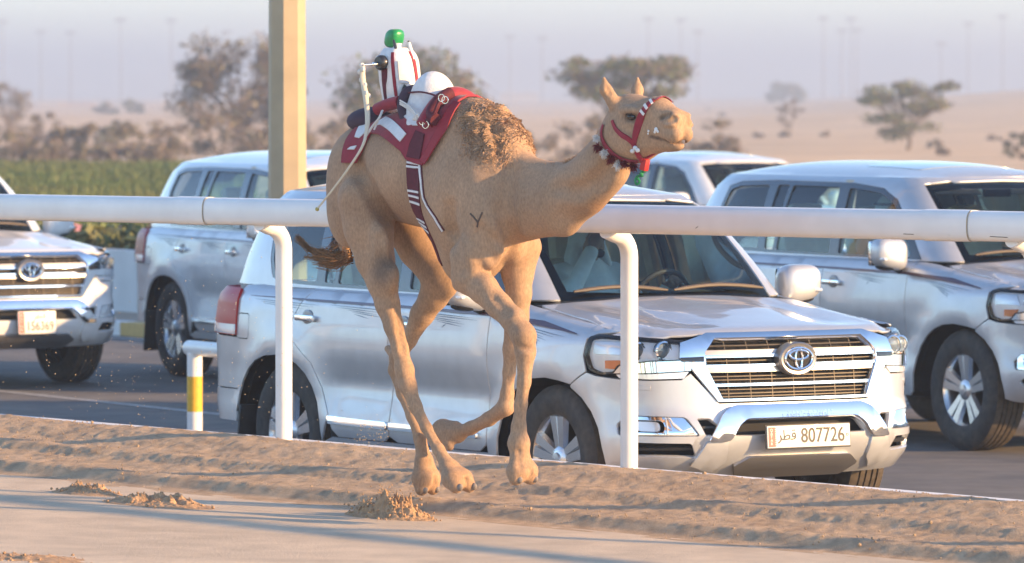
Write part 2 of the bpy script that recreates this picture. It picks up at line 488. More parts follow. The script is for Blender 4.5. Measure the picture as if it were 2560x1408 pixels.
for px, py, L_, a_ in ((1762, 568, .010, .5), (2044, 563, .004, 1.4), (2384, 583, .022, -.35), (2400, 590, .06, -.05), (2515, 592, .05, -.03), (2290, 585, .03, -.02)):
    s = s_of(px); zz = RAILZ - (py - (240 + .594 * FPX / (RP + RD * s).y)) / FPX * (RP + RD * s).y
    zr = zz - RAILZ; t = .060 * (1 - min(abs(zr) / .070, .98) ** (2 / .72)) ** (.62 / 2) + .0012
    c = rail_pt(s, t, zz); d = (RD * math.cos(a_) + Vector((0, 0, math.sin(a_)))) * L_; e = Vector((0, 0, .0016))
    under(mesh_obj('scuff', [c - d - e, c + d - e, c + d + e, c - d + e], [(0, 1, 2, 3)], scuff), RAIL)

# ================================================================== lamp pole, low barrier, far kerb and wall
pole_m = mat('galvanised_pole', (.43, .33, .205), .6, .05, var=.08, vscale=2, col2=(.39, .30, .19), bump=.1, bscale=20)
pb = at_depth(718, 240, 39.5); 
pw = .126
v = []; f = []
for z, k in ((-.02, 1.06), (14.0, .62)):
    for i in range(8):
        a = math.pi / 8 + i * math.pi / 4 + R(14); v.append((pw * k * math.cos(a) / math.cos(math.pi / 8), pw * k * math.sin(a) / math.cos(math.pi / 8), z))
f = [(i, (i + 1) % 8, 8 + (i + 1) % 8, 8 + i) for i in range(8)] + [tuple(range(8))[::-1], tuple(range(8, 16))]
POLE = empty('lamp_pole', (pb.x, pb.y, 0)); tag(POLE, 'tall tan eight-sided lamp pole rising behind the rail', 'pole')
mesh_obj('shaft', v, f, pole_m, POLE)
MB().box((0, 0, .02), (.5, .5, .04), bev=.008).build('base_plate', pole_m, POLE)
for i in range(4): MB().tube([(.19 * (-1) ** (i // 2), .19 * (-1) ** i, .03), (.19 * (-1) ** (i // 2), .19 * (-1) ** i, .09)], .015, 8).build('anchor_bolt', pole_m, POLE)

yel = mat('yellow_paint', (.72, .42, .03), .55, var=.12, vscale=12)
bp_ = at_height(487, 1088, 0.0)
BAR = empty('low_barrier', bp_); tag(BAR, 'low white pipe barrier with a yellow banded post behind the silver wagon', 'barrier')
def bpost(off):
    mb = MB().tube([off + Vector((0, 0, -.02)), off + Vector((0, 0, .16))], .052, 16); mb.build('post', wh, BAR)
    MB().tube([off + Vector((0, 0, .16)), off + Vector((0, 0, .40))], .0525, 16).build('yellow_band', yel, BAR)
    MB().tube([off + Vector((0, 0, .40)), off + Vector((0, 0, .56))], .052, 16).build('post', wh, BAR)
bpost(Vector((0, 0, 0))); 
dirb = HD
bpost(dirb * 3.0)
MB().tube([dirb * -.11 + Vector((0, 0, .59)), dirb * -.08 + Vector((0, 0, .59)), dirb * 3.2 + Vector((0, 0, .59))], [.03, .052, .052], 16).build('pipe', wh, BAR)

# far side: kerb stones, white wall, planted strip
wall_m = mat('white_wall', (.62, .62, .62), .8, var=.06, vscale=1.0, bump=.1, bscale=8)
WALL = empty('white_wall', road_pt(-25, L1 + 1.3, 0)); tag(WALL, 'low white wall along the far road edge in front of the flowers', 'wall')
for k in range(22):
    a0 = -60 + k * 3.0
    b0 = [road_pt(a0, L1 + 1.3, -.02), road_pt(a0 + 2.99, L1 + 1.3, -.02), road_pt(a0 + 2.99, L1 + 1.5, -.02), road_pt(a0, L1 + 1.5, -.02)]
    b1 = [p + Vector((0, 0, .76)) for p in b0]
    under(mesh_obj('wall_block', b0 + b1, [(0, 1, 2, 3)[::-1], (4, 5, 6, 7), (0, 1, 5, 4), (1, 2, 6, 5), (2, 3, 7, 6), (3, 0, 4, 7)], wall_m), WALL)
pave = mat('dusty_pavement', (.36, .28, .21), .9, var=.15, vscale=2)
tag(mesh_obj('pavement', [road_pt(a, l, .12) for a in np.linspace(-70, 20, 30) for l in (L1 + .21, L1 + 1.3)], grid_faces(30, 2), pave), kind='structure')
KS = empty('far_kerb', road_pt(-25, L1 + .1, 0)); tag(KS, 'yellow and white painted kerb stones along the far road edge', 'kerb')
ky = mat('kerb_yellow', (.55, .36, .12), .7, var=.1)
for k in range(60):
    a0 = -50 + k * 1.0
    b0 = [road_pt(a0, L1, -.02), road_pt(a0 + .99, L1, -.02), road_pt(a0 + .99, L1 + .2, -.02), road_pt(a0, L1 + .2, -.02)]
    b1 = [p + Vector((0, 0, .15)) for p in b0]
    under(mesh_obj('kerb_stone', b0 + b1, [(3, 2, 1, 0), (4, 5, 6, 7), (0, 1, 5, 4), (1, 2, 6, 5), (2, 3, 7, 6), (3, 0, 4, 7)], ky if k % 2 else kerb_m), KS)
# ================================================================== off-road wagons
def np_catmull(pts, per=24):
    return np.array([tuple(p) for p in catmull([(p[0], p[1], 0) for p in pts], per)])[:, :2]
LREF = np_catmull([(.90, 0), (.895, .25), (.872, .48), (.825, .66), (.74, .80), (.60, .895), (.40, .945), (.15, .968), (-.30, .975),
                   (-.9, .98), (-1.6, .982), (-2.3, .982), (-2.9, .975), (-3.4, .955), (-3.72, .90), (-3.92, .80), (-4.02, .64), (-4.06, .4), (-4.07, 0)])
LU = np.concatenate([[0], np.cumsum(np.linalg.norm(np.diff(LREF, axis=0), axis=1))])
_d = np.gradient(LREF, axis=0); _d /= np.linalg.norm(_d, axis=1)[:, None]
LN = np.stack([-_d[:, 1], _d[:, 0]], 1); LN *= np.sign((LN * (LREF - np.array([-1.6, 0]))).sum(1))[:, None]
def sstep(a, b, x):
    t = np.clip((x - a) / (b - a), 0, 1); return t * t * (3 - 2 * t)
ZT_X = [-4.1, -3.9, -3.4, -1.0, -.6, -.35, 0, .35, .6, .8, .95]
ZT_Z = [1.17, 1.20, 1.222, 1.222, 1.215, 1.19, 1.142, 1.102, 1.078, 1.068, 1.072]
def ztop(x): return np.interp(x, ZT_X, ZT_Z)
WZ = ([.30, .36, .42, .50, .60, .72, .84, .95, 1.03, 1.10, 1.16, 1.25], [.945, .962, .970, .974, .968, .972, .985, .990, .984, .975, .968, .96])
XFZ = ([.30, .335, .38, .43, .50, .56, .62, .66, .70, .80, .95, 1.07], [-.16, -.11, -.04, .0, .03, .035, .02, .005, -.02, -.03, -.045, -.085])
XRZ = ([.30, .40, .55, .70, .95, 1.2], [.10, .04, .0, .01, .03, .06])
def ring_low(u, z):
    u = np.asarray(u, float); z = np.asarray(z, float); a = np.abs(u); sg = np.where(u < 0, -1.0, 1.0)
    x0 = np.interp(a, LU, LREF[:, 0]); y0 = np.interp(a, LU, LREF[:, 1])
    nx = np.interp(a, LU, LN[:, 0]); ny = np.interp(a, LU, LN[:, 1])
    gf = sstep(.25, .80, x0); gr = sstep(-3.5, -3.95, x0)
    side = sstep(0, .75, y0)
    x = x0 + gf * np.interp(z, *XFZ) + gr * np.interp(z, *XRZ)
    y = y0 * (1 + side * (np.interp(z, *WZ) / .982 - 1))
    # flares round the wheel arches
    for cx in (0.0, -2.86):
        r = np.sqrt((x0 - cx) ** 2 + ((z - .39) * 1.03) ** 2)
        y = y + side * .022 * np.exp(-((r - .50) / .11) ** 2)
    mid = sstep(-.45, -.75, x0) * sstep(-2.45, -2.15, x0)
    y = y - side * mid * (.022 * np.exp(-((z - .70) / .09) ** 2) - .010 * np.exp(-((z - .46) / .07) ** 2))
    zt = ztop(x0)
    am = np.where(x0 > -.5, .13, .09); am = .09 + .05 * sstep(-.75, -.35, x0) - .10 * sstep(.10, .60, x0)
    t = np.clip((zt - z) / .095, 0, 1)
    ins = (1 - np.sqrt(np.clip(1 - (1 - t) ** 2, 0, 1))) * am
    x = x - nx * ins; y = y - ny * ins
    return np.stack([x, y * sg, z], -1)
GB = np_catmull([(-.28, 0), (-.29, .40), (-.34, .68), (-.42, .79), (-.58, .853), (-1.0, .885), (-1.7, .895), (-2.6, .895), (-3.3, .87), (-3.62, .81), (-3.80, .70), (-3.90, .45), (-3.93, 0)])
GT = np_catmull([(-.93, 0), (-.95, .35), (-1.0, .55), (-1.07, .63), (-1.20, .675), (-1.48, .70), (-1.95, .715), (-2.6, .71), (-3.1, .695), (-3.38, .65), (-3.52, .57), (-3.60, .38), (-3.63, 0)])
GM = (GB + GT) / 2
GU = np.concatenate([[0], np.cumsum(np.linalg.norm(np.diff(GM, axis=0), axis=1))])
_d = np.gradient(GM, axis=0); _d /= np.linalg.norm(_d, axis=1)[:, None]
GN = np.stack([-_d[:, 1], _d[:, 0]], 1); GN *= np.sign((GN * (GM - np.array([-2., 0]))).sum(1))[:, None]
GZ0, GZ1 = 1.20, 1.755
def ring_up(u, z):
    u = np.asarray(u, float); z = np.asarray(z, float); a = np.abs(u); sg = np.where(u < 0, -1.0, 1.0)
    t = (z - GZ0) / (GZ1 - GZ0)
    bx = np.interp(a, GU, GB[:, 0]); by = np.interp(a, GU, GB[:, 1]); tx = np.interp(a, GU, GT[:, 0]); ty = np.interp(a, GU, GT[:, 1])
    nx = np.interp(a, GU, GN[:, 0]); ny = np.interp(a, GU, GN[:, 1])
    bul = .028 * np.sin(np.pi * np.clip(t, 0, 1))
    tt = np.clip((GZ1 + .012 - z) / .10, 0, 1)
    ins = (1 - np.sqrt(np.clip(1 - (1 - tt) ** 2, 0, 1))) * .10
    x = bx + (tx - bx) * t + nx * (bul - ins); y = by + (ty - by) * t + ny * (bul - ins)
    return np.stack([x, y * sg, z], -1)
def cap_hood(x, y):
    x = np.asarray(x, float); y = np.asarray(y, float)
    cr = np.interp(x, [-.4, .2, .6, .8, .9], [.052, .050, .036, .016, .0])
    z = ztop(x) + cr * (1 - np.clip(np.abs(y) / .84, 0, 1) ** 2.2)
    z = z - .020 * np.exp(-((np.abs(y) - .47 + .10 * (x - .1)) / .105) ** 2) * sstep(-.34, -.1, x) * sstep(.72, .42, x)
    z = z + .010 * np.exp(-((np.abs(y) - .70) / .07) ** 2) * sstep(-.2, .1, x) * sstep(.7, .4, x)
    xe = np.interp(np.abs(y), [0, .25, .5, .66, .74, .80, .84], [.80, .795, .765, .70, .62, .50, .36])
    dd = np.clip((xe - x) / .10, 0, 1)
    z = z - .030 * (1 - dd) ** 2 * sstep(.25, .45, x)
    return np.stack([x, y, z], -1)
_ru = np.linspace(0, GU[-1], 400); _rb = ring_up(_ru, np.full_like(_ru, GZ1 - .0005))
def cap_roof(x, y):
    x = np.asarray(x, float); y = np.asarray(y, float)
    yb = np.interp(-x, -_rb[:, 0], _rb[:, 1]) + 1e-4
    s_ = np.clip(np.abs(y) / yb, 0, 1); x0_, x1_ = _rb[0, 0], _rb[-1, 0]
    e = np.clip(np.abs((x - (x0_ + x1_) / 2) / ((x0_ - x1_) / 2)), 0, 1)
    z = GZ1 - .0005 + .100 * (1 - s_ ** 2.3) * (1 - e ** 3.4) ** .85
    return np.stack([x, y, z], -1)
def inv_u(surf, U, comp, val, z, lo, hi):
    us = np.linspace(lo, hi, 500); p = surf(us, np.full_like(us, z))[:, comp]
    if comp == 0: return float(np.interp(-val, -p, us))
    return float(np.interp(val, p, us))
_ic = {}
def S(x, z):           # side point of the lower ring
    k = ('S', x, z)
    if k not in _ic: _ic[k] = (inv_u(ring_low, LU, 0, x, min(z, 1.0), .55, 5.0), z)
    return _ic[k]
def F(y, z):           # front point of the lower ring (y = 0 centre)
    k = ('F', y, z)
    if k not in _ic:
        u = inv_u(ring_low, LU, 1, abs(y), min(z, .95), 0, 1.45); _ic[k] = (u if y >= 0 else -u, z)
    return _ic[k]
def B(y, z):           # back point
    us = np.linspace(LU[-1] - 1.05, LU[-1], 200); p = ring_low(us, np.full_like(us, .8))[:, 1]
    return (float(np.interp(-abs(y), -p, us)), z)
def SG(x, z):
    return (inv_u(ring_up, GU, 0, x, z, .62, GU[-1] - .3), z)

def dens(poly, step):
    out = []
    n = len(poly)
    for i in range(n):
        a = np.array(poly[i], float); b = np.array(poly[(i + 1) % n], float)
        k = max(1, int(math.ceil(np.linalg.norm(b - a) / step)))
        for j in range(k): out.append(tuple(a + (b - a) * j / k))
    return out
def pin(poly, P):
    x, y = P[:, 0], P[:, 1]; c = np.zeros(len(P), bool); n = len(poly); q = np.array(poly)
    j = n - 1
    for i in range(n):
        xi, yi = q[i]; xj, yj = q[j]
        if yi != yj:
            m = ((yi > y) != (yj > y)) & (x < (xj - xi) * (y - yi) / (yj - yi) + xi); c ^= m
        j = i
    return c
def rounded(poly, r=.02, k=4):
    out = []; n = len(poly)
    for i in range(n):
        p0 = np.array(poly[i - 1], float); p1 = np.array(poly[i], float); p2 = np.array(poly[(i + 1) % n], float)
        l0 = np.linalg.norm(p0 - p1); l2 = np.linalg.norm(p2 - p1)
        a = p1 + (p0 - p1) * min(r / l0, .45); b = p1 + (p2 - p1) * min(r / l2, .45)
        for j in range(k + 1):
            t = j / k; out.append(tuple((1 - t) ** 2 * a + 2 * t * (1 - t) * p1 + t * t * b))
    return out
def surf_normal(surf, U, V, c=(-1.6, 0, .8)):
    e = 2e-3
    p = surf(U, V); du = surf(U + e, V) - surf(U - e, V); dv = surf(U, V + e) - surf(U, V - e)
    n = np.cross(du, dv); n /= np.linalg.norm(n, axis=1)[:, None] + 1e-12
    s = np.sign((n * (p - np.array(c))).sum(1)); s[s == 0] = 1
    return p, n * s[:, None]
def panel_data(surf, outer, holes=(), off=0.0, step=.06, rim=.012, center=(-1.6, 0, .8), bev=True):
    loops = [dens(outer, step)] + [dens(h, step) for h in holes]
    pts = []; edges = []
    for lp in loops:
        n0 = len(pts); pts += lp; k = len(lp)
        edges += [(n0 + i, n0 + (i + 1) % k) for i in range(k)]
    o = np.array(loops[0]); mn = o.min(0); mx = o.max(0)
    gx = np.arange(mn[0] + step * .5, mx[0], step); gy = np.arange(mn[1] + step * .5, mx[1], step)
    if len(gx) and len(gy):
        G = np.stack(np.meshgrid(gx, gy, indexing='ij'), -1).reshape(-1, 2)
        k = pin(loops[0], G)
        for h in loops[1:]: k &= ~pin(h, G)
        G = G[k]
        if len(G):
            bp = np.array(pts); d2 = ((G[:, None, :] - bp[None]) ** 2).sum(-1).min(1)
            G = G[d2 > (step * .45) ** 2]
            pts = pts + [tuple(g) for g in G]
    r = delaunay_2d_cdt([Vector(p) for p in pts], edges, [], 0, 1e-6)
    V2 = np.array([tuple(v) for v in r[0]]); T = np.array([f for f in r[2] if len(f) == 3])
    ce = V2[T].mean(1); k = pin(loops[0], ce)
    for h in loops[1:]: k &= ~pin(h, ce)
    T = T[k]
    P, N = surf_normal(surf, V2[:, 0], V2[:, 1], center)
    P = P + N * off
    fn = np.cross(P[T[:, 1]] - P[T[:, 0]], P[T[:, 2]] - P[T[:, 0]])
    fl = (fn * N[T[:, 0]]).sum(1) < 0
    T[fl] = T[fl][:, ::-1]
    verts = P; norms = N; faces = [tuple(t) for t in T]
    if rim > 0:
        from collections import Counter
        ec = {}
        for t in T:
            for i in range(3):
                a, b = int(t[i]), int(t[(i + 1) % 3])
                if (b, a) in ec: del ec[(b, a)]
                else: ec[(a, b)] = 1
        out = {}
        vv = list(map(tuple, verts)); nn = list(map(tuple, norms))
        tang = {}
        for (a, b) in ec:
            d = P[b] - P[a]; o_ = np.cross(d, N[a]); o_ /= np.linalg.norm(o_) + 1e-12
            tang.setdefault(a, []).append(o_); tang.setdefault(b, []).append(o_)
        for a, l in tang.items():
            t_ = np.mean(l, 0); t_ /= np.linalg.norm(t_) + 1e-12
            out[a] = (len(vv), len(vv) + 1)
            n1 = (N[a] * .55 + t_ * .83); n1 /= np.linalg.norm(n1)
            vv.append(tuple(P[a] + t_ * .0006)); nn.append(tuple(n1))
            vv.append(tuple(P[a] - N[a] * rim + t_ * .0015)); nn.append(tuple(t_))
        for (a, b) in ec:
            faces.append((out[b][0], out[a][0], out[a][1], out[b][1]))
        verts = np.array(vv); norms = np.array(nn)
    return np.asarray(verts), faces, np.asarray(norms)
def panel(name, data, m, parent, mirror=False):
    v, f, n = data
    if mirror:
        v = v * np.array([1, -1, 1]); n = n * np.array([1, -1, 1]); f = [t[::-1] for t in f]
    return mesh_obj(name, v, f, m, parent, normals=n)
def both(name, data, m, parent):
    return panel(name, data, m, parent), panel(name, data, m, parent, True)
def strip(pts, half):
    """thin polygon along a 2-D polyline"""
    P = [np.array(p, float) for p in pts]; L = []; Rr = []
    hs = half if hasattr(half, '__len__') else [half] * len(P)
    for i, p in enumerate(P):
        d = P[min(i + 1, len(P) - 1)] - P[max(i - 1, 0)]; d /= np.linalg.norm(d); n = np.array([-d[1], d[0]])
        L.append(tuple(p + n * hs[i])); Rr.append(tuple(p - n * hs[i]))
    return L + Rr[::-1]

def text_mesh(body, size, extrude=0.0, font=None, spacing=1.0, bold=0.0):
    cu = bpy.data.curves.new('lettering', 'FONT'); cu.body = body; cu.size = size; cu.align_x = 'CENTER'; cu.align_y = 'CENTER'
    cu.extrude = extrude; cu.resolution_u = 4; cu.space_character = spacing; cu.offset = bold
    o = bpy.data.objects.new('lettering', cu); col.objects.link(o)
    dg = bpy.context.evaluated_depsgraph_get(); dg.update()
    me = bpy.data.meshes.new_from_object(o.evaluated_get(dg))
    bpy.data.objects.remove(o); bpy.data.curves.remove(cu)
    return me

chrome = mat('chrome', (.86, .88, .90), .06, 1.0)
satin = mat('satin_silver', (.36, .35, .34), .36, .9)
black_gloss = mat('black_gloss', (.012, .013, .016), .12, 0, coat=.5)
black_plastic = mat('black_plastic', (.018, .018, .020), .55, 0, var=.2, vscale=20)
core_dark = mat('underbody_dark', (.010, .010, .011), .8)
rubber = mat('tyre_rubber', (.022, .022, .024), .72, 0, var=.35, vscale=9, bump=.25, bscale=120, col2=(.05, .042, .034))
tread_m = mat('tyre_tread', (.075, .058, .042), .85, 0, var=.3, vscale=12)
rim_m = mat('alloy_rim', (.60, .61, .63), .25, .85, coat=.4)
glass_ws = glass_mat('tinted_windscreen', (.80, .97, .97), .7, 1.48)
glass_side = glass_mat('tinted_side_glass', (.68, .89, .89), .95, 1.52)
glass_clear = glass_mat('clear_lens', (.99, .99, 1.0), .9, 1.38)
lamp_red = mat('red_lamp', (.42, .004, .006), .35, 0, coat=.1, spec=.25)
lamp_orange = mat('orange_lamp', (.85, .26, .07), .25, 0, coat=.5)
lamp_white = mat('white_lamp', (.75, .76, .78), .1, .3, coat=1.0)
beige = mat('beige_trim', (.58, .48, .35), .75, var=.08)
grey_trim = mat('grey_trim', (.055, .058, .062), .7, var=.1)
plate_white = mat('plate_white', (.74, .74, .72), .4, coat=.2, var=.04, vscale=30)
plate_red = mat('plate_red', (.52, .03, .035), .4)
plate_black = mat('plate_black', (.02, .02, .022), .5)
decal = mat('decal_maroon', (.065, .022, .040), .35, coat=.5)
decal2 = mat('decal_blue', (.09, .13, .19), .35, coat=.5)
def paint(name, c, metal, rough):
    m = mat(name, c, rough, metal, coat=.8, var=.05, vscale=3.5, vdetail=9)
    return m
paint_silver = paint('silver_paint', (.52, .53, .55), .45, .40)
paint_white = paint('white_paint', (.74, .74, .73), 0.0, .30)

def arch(cx, hw, h=.465, z0=.36, k=14, p=2.25):
    out = []
    for i in range(k + 1):
        a = math.pi * i / k
        c_, s_ = math.cos(a), math.sin(a)
        out.append((cx + hw * math.copysign(abs(c_) ** (2 / p), c_), z0 + h * abs(s_) ** (2 / p)))
    return out          # from front foot over the top to the rear foot

FA = arch(-.01, .495); RA = arch(-2.885, .52, .472)
DATA = {}
def car_data():
    D = DATA
    st = .075
    fa_front = [S(x, z) for x, z in FA if x > .21]      # front part belongs to the bumper
    fa_rear = [S(x, z) for x, z in FA if x <= .21]
    # ---- front fender
    top = [S(x, float(ztop(x)) - .001) for x in (.56, .45, .354, .2, 0, -.2, -.4, -.585)]
    D['fender'] = panel_data(ring_low, top + [S(-.59, 1.1), S(-.605, .8), S(-.61, .45), S(-.60, .37), S(-.52, .365)] + fa_rear[::-1] +
                             [S(.225, .80), S(.345, .872), S(.32, .95), S(.335, 1.04), S(.40, 1.068)], step=st)
    # ---- doors
    D['front_door'] = panel_data(ring_low, [S(x, float(ztop(x)) - .001) for x in (-.595, -.8, -1.2, -1.615)] +
                                 [S(-1.625, 1.0), S(-1.635, .7), S(-1.63, .43), S(-1.55, .40), S(-.70, .40), S(-.62, .44), S(-.613, .8), S(-.598, 1.1)], step=st)
    rd = [(-2.52, 1.221), (-2.64, 1.12), (-2.735, 1.0), (-2.70, .935), (-2.60, .875), (-2.47, .80), (-2.37, .67), (-2.29, .52), (-2.255, .44), (-2.20, .40)]
    D['rear_door'] = panel_data(ring_low, [S(x, float(ztop(x)) - .001) for x in (-1.624, -1.9, -2.2)] + [S(*p) for p in rd] + [S(-1.70, .40), S(-1.645, .43), S(-1.644, .7), S(-1.634, 1.0)], step=st)
    D['sill'] = panel_data(ring_low, [S(-.60, .392), S(-1.4, .392), S(-2.27, .392), S(-2.36, .36), S(-2.30, .335), S(-1.4, .33), S(-.55, .335), S(-.52, .36)], step=st)
    # ---- rear quarter with fuel flap hole
    rdq = [(p[0] - .008, p[1]) for p in rd]
    ra = [S(x, z) for x, z in RA]
    fuel = rounded([S(-3.23, 1.055), S(-3.395, 1.055), S(-3.395, .905), S(-3.23, .905)], .03)
    q_out = [S(*p) for p in rdq[:-2]] + ra + [S(-3.515, .60), S(-3.72, .618), B(.715, .612), B(.715, .918), S(-3.74, .912), S(-3.66, .932), S(-3.63, 1.195), S(-3.60, float(ztop(-3.6)) - .001), S(-3.2, 1.221), S(-2.8, 1.221)]
    D['quarter'] = panel_data(ring_low, q_out, [fuel], step=st)
    D['fuel'] = panel_data(ring_low, rounded([S(-3.236, 1.049), S(-3.389, 1.049), S(-3.389, .911), S(-3.236, .911)], .028), step=.05)
    bb = [S(-3.42, .36), S(-3.405, .45), S(-3.505, .592), S(-3.71, .612), B(.70, .60), B(.3, .60)]
    bt = [B(.3, .42), B(.7, .42), S(-3.80, .43), S(-3.6, .38)]
    mir = lambda L: [(2 * LU[-1] - p[0], p[1]) for p in L]
    def ring_back(u, z):
        u = np.asarray(u, float); over = u > LU[-1]
        p = ring_low(np.where(over, 2 * LU[-1] - u, u), z); p[..., 1] *= np.where(over, -1, 1); return p
    D['rear_bumper'] = panel_data(ring_back, bb + mir(bb)[::-1] + mir(bt[::-1])[::-1] + bt[::1] if False else bb + mir(bb)[::-1] + mir(bt[::-1]) [::1] + bt, step=.12)
    D['tail_light'] = panel_data(ring_low, rounded([S(-3.64, 1.19), S(-3.67, .945), S(-3.73, .925), B(.72, .93), B(.70, 1.185)], .02), off=.012, rim=.03, step=.05)
    D['tail_white'] = panel_data(ring_low, [S(-3.672, .985), S(-3.673, .95), S(-3.73, .93), B(.725, .935), B(.722, .985)], off=.0145, rim=.004, step=.05)
    tg = [B(.69, 1.185), B(.71, .62), B(.3, .62)]
    D['tailgate'] = panel_data(ring_back, tg + mir(tg)[::-1], step=.12)
    # ---- front bumper
    hb = [F(.47, .712), F(.615, .868), F(.66, .836), F(.80, .832), F(.90, .836), S(.42, .848), S(.352, .864), S(.228, .795)]
    ft = fa_front[::-1]
    low = [S(.52, .345), F(.86, .338), F(.70, .330), F(.35, .325)]
    neg = lambda L: [(-p[0], p[1]) for p in L]
    loop = hb + ft + low + neg(low)[::-1] + neg(ft)[::-1] + neg(hb)[::-1]
    fog = rounded([F(.60, .548), F(.66, .648), F(.885, .655), F(.915, .60), F(.915, .548)], .02)
    vent = rounded([F(.605, .435), F(.645, .512), F(.87, .515), F(.90, .475), F(.885, .445)], .015)
    intake = rounded([F(-.42, .545), F(-.35, .632), F(.35, .632), F(.42, .545)], .03)
    dv = rounded([F(.50, .552), F(.495, .60), F(.54, .640), F(.61, .640), F(.575, .552)], .012)
    D['front_bumper'] = panel_data(ring_low, loop, [fog, neg(fog), vent, neg(vent), intake, dv, neg(dv)], step=.06, rim=.03)
    D['guard'] = panel_data(ring_low, rounded([F(-.565, .522), F(-.475, .655), F(-.40, .690), F(.40, .690), F(.475, .655), F(.565, .522), F(.45, .522), F(.39, .60), F(.345, .627), F(-.345, .627), F(-.39, .60), F(-.45, .522)], .025), off=.030, rim=.045, step=.05)
    D['guard_leg'] = panel_data(ring_low, [F(.452, .519), F(.566, .519), F(.625, .40), F(.50, .36), F(.44, .42)], off=.014, rim=.02, step=.06)
    D['skid'] = panel_data(ring_low, rounded([F(-.39, .395), F(-.315, .438), F(.315, .438), F(.39, .395), F(.33, .332), F(-.33, .332)], .015), off=.018, rim=.03, step=.08)
    D['fog_trim'] = panel_data(ring_low, rounded([F(.612, .553), F(.672, .645), F(.90, .650), F(.908, .553)], .015), [rounded([F(.765, .568), F(.765, .632), F(.885, .632), F(.885, .568)], .03)], off=-.004, rim=.03, step=.05)
    D['fog_lens'] = panel_data(ring_low, rounded([F(.785, .575), F(.785, .625), F(.865, .625), F(.865, .575)], .025), off=-.016, rim=.01, step=.03)
    D['vent_slat'] = panel_data(ring_low, [F(.63, .468), F(.63, .480), F(.88, .480), F(.88, .468)], off=-.02, rim=.02, step=.06)
    D['vent_slat2'] = panel_data(ring_low, [F(.505, .592), F(.505, .603), F(.59, .603), F(.59, .592)], off=-.02, rim=.02, step=.06)
    # ---- grille
    gi = [F(-.465, 1.043), F(.465, 1.043), F(.535, .975), F(.535, .905), F(.452, .735), F(-.452, .735), F(-.535, .905), F(-.535, .975)]
    go = [F(-.50, 1.066), F(.50, 1.066), F(.655, 1.022), F(.668, .950), F(.62, .905), F(.475, .722), F(-.475, .722), F(-.62, .905), F(-.668, .950), F(-.655, 1.022)]
    D['grille_frame'] = panel_data(ring_low, go, [gi], off=.012, rim=.045, step=.06)
    D['grille_back'] = panel_data(ring_low, go, off=-.055, rim=0, step=.12)
    D['grille_gap'] = panel_data(ring_low, [F(.545, .928), F(.545, .952), F(.664, .950), F(.66, .930)], off=.0145, rim=.004, step=.06)
    D['bar1'] = panel_data(ring_low, [F(-.53, .955), F(-.53, .988), F(.53, .988), F(.53, .955)], off=-.004, rim=.03, step=.06)
    D['bar1c'] = panel_data(ring_low, [F(-.53, .948), F(-.53, .962), F(.53, .962), F(.53, .948)], off=.004, rim=.02, step=.06)
    D['bar2'] = panel_data(ring_low, [F(-.518, .872), F(-.528, .904), F(.528, .904), F(.518, .872)], off=-.002, rim=.03, step=.06)
    D['bar2c'] = panel_data(ring_low, [F(-.53, .900), F(-.53, .912), F(.53, .912), F(.53, .900)], off=.006, rim=.02, step=.06)
    D['bar3'] = panel_data(ring_low, [F(-.485, .800), F(-.49, .814), F(.49, .814), F(.485, .800)], off=-.002, rim=.03, step=.06)
    wires = []
    for z in (1.018, .932, .852, .834, .784, .764, .748):
        y = .53 if z > .9 else .455 + (z - .735) * .45
        wires.append([F(-y, z - .0022), F(-y, z + .0022), F(y, z + .0022), F(y, z - .0022)])
    for y in np.linspace(-.40, .40, 7):
        wires.append([F(y - .002, .737), F(y - .002, 1.04), F(y + .002, 1.04), F(y + .002, .737)])
    D['wires'] = [panel_data(ring_low, w_, off=-.022, rim=.006, step=.10) for w_ in wires]
    # ---- head lamps
    hl = [F(.612, .943), F(.630, 1.026), F(.72, 1.036), F(.85, 1.046), S(.42, 1.053), S(.365, 1.045), S(.345, .96), S(.38, .888), S(.45, .868), F(.915, .875), F(.905, .912), F(.80, .936)]
    D['headlight'] = panel_data(ring_low, rounded(hl, .015, 3), off=.006, rim=.02, step=.05)
    D['hl_bucket'] = panel_data(ring_low, rounded(hl, .015, 3), off=-.022, rim=0, step=.07)
    hl_o = [F(.604, .936), F(.622, 1.036), F(.72, 1.046), F(.85, 1.056), S(.42, 1.064), S(.355, 1.052), S(.335, .96), S(.372, .880), S(.45, .858), F(.915, .865), F(.90, .900), F(.80, .928)]
    D['hl_seal'] = panel_data(ring_low, rounded(hl_o, .015, 3), [rounded(hl, .015, 3)], off=.002, rim=.03, step=.06)
    D['hl_signal'] = panel_data(ring_low, [S(.47, .890), S(.47, .930), F(.898, .934), F(.905, .905), F(.915, .888)], off=-.014, rim=.01, step=.04)
    D['hl_reflector'] = panel_data(ring_low, [S(.385, .965), S(.385, 1.035), F(.90, 1.035), F(.89, .965)], off=-.016, rim=.015, step=.04)
    D['hl_chrome'] = panel_data(ring_low, [F(.615, .884), F(.612, .937), F(.80, .930), F(.898, .906), F(.912, .868), F(.80, .873)], off=.010, rim=.03, step=.05)
    D['hl_drl'] = panel_data(ring_low, [F(.65, .845), F(.625, .878), F(.80, .867), F(.908, .862), F(.90, .845), F(.80, .840)], off=.004, rim=.02, step=.05)
    D['washer'] = panel_data(ring_low, [F(.80, .785), F(.80, .808), F(.86, .808), F(.86, .785)], off=.003, rim=.004, step=.05)
    # ---- hidden dark shell
    cf = [(FA[i]) for i in range(len(FA))]
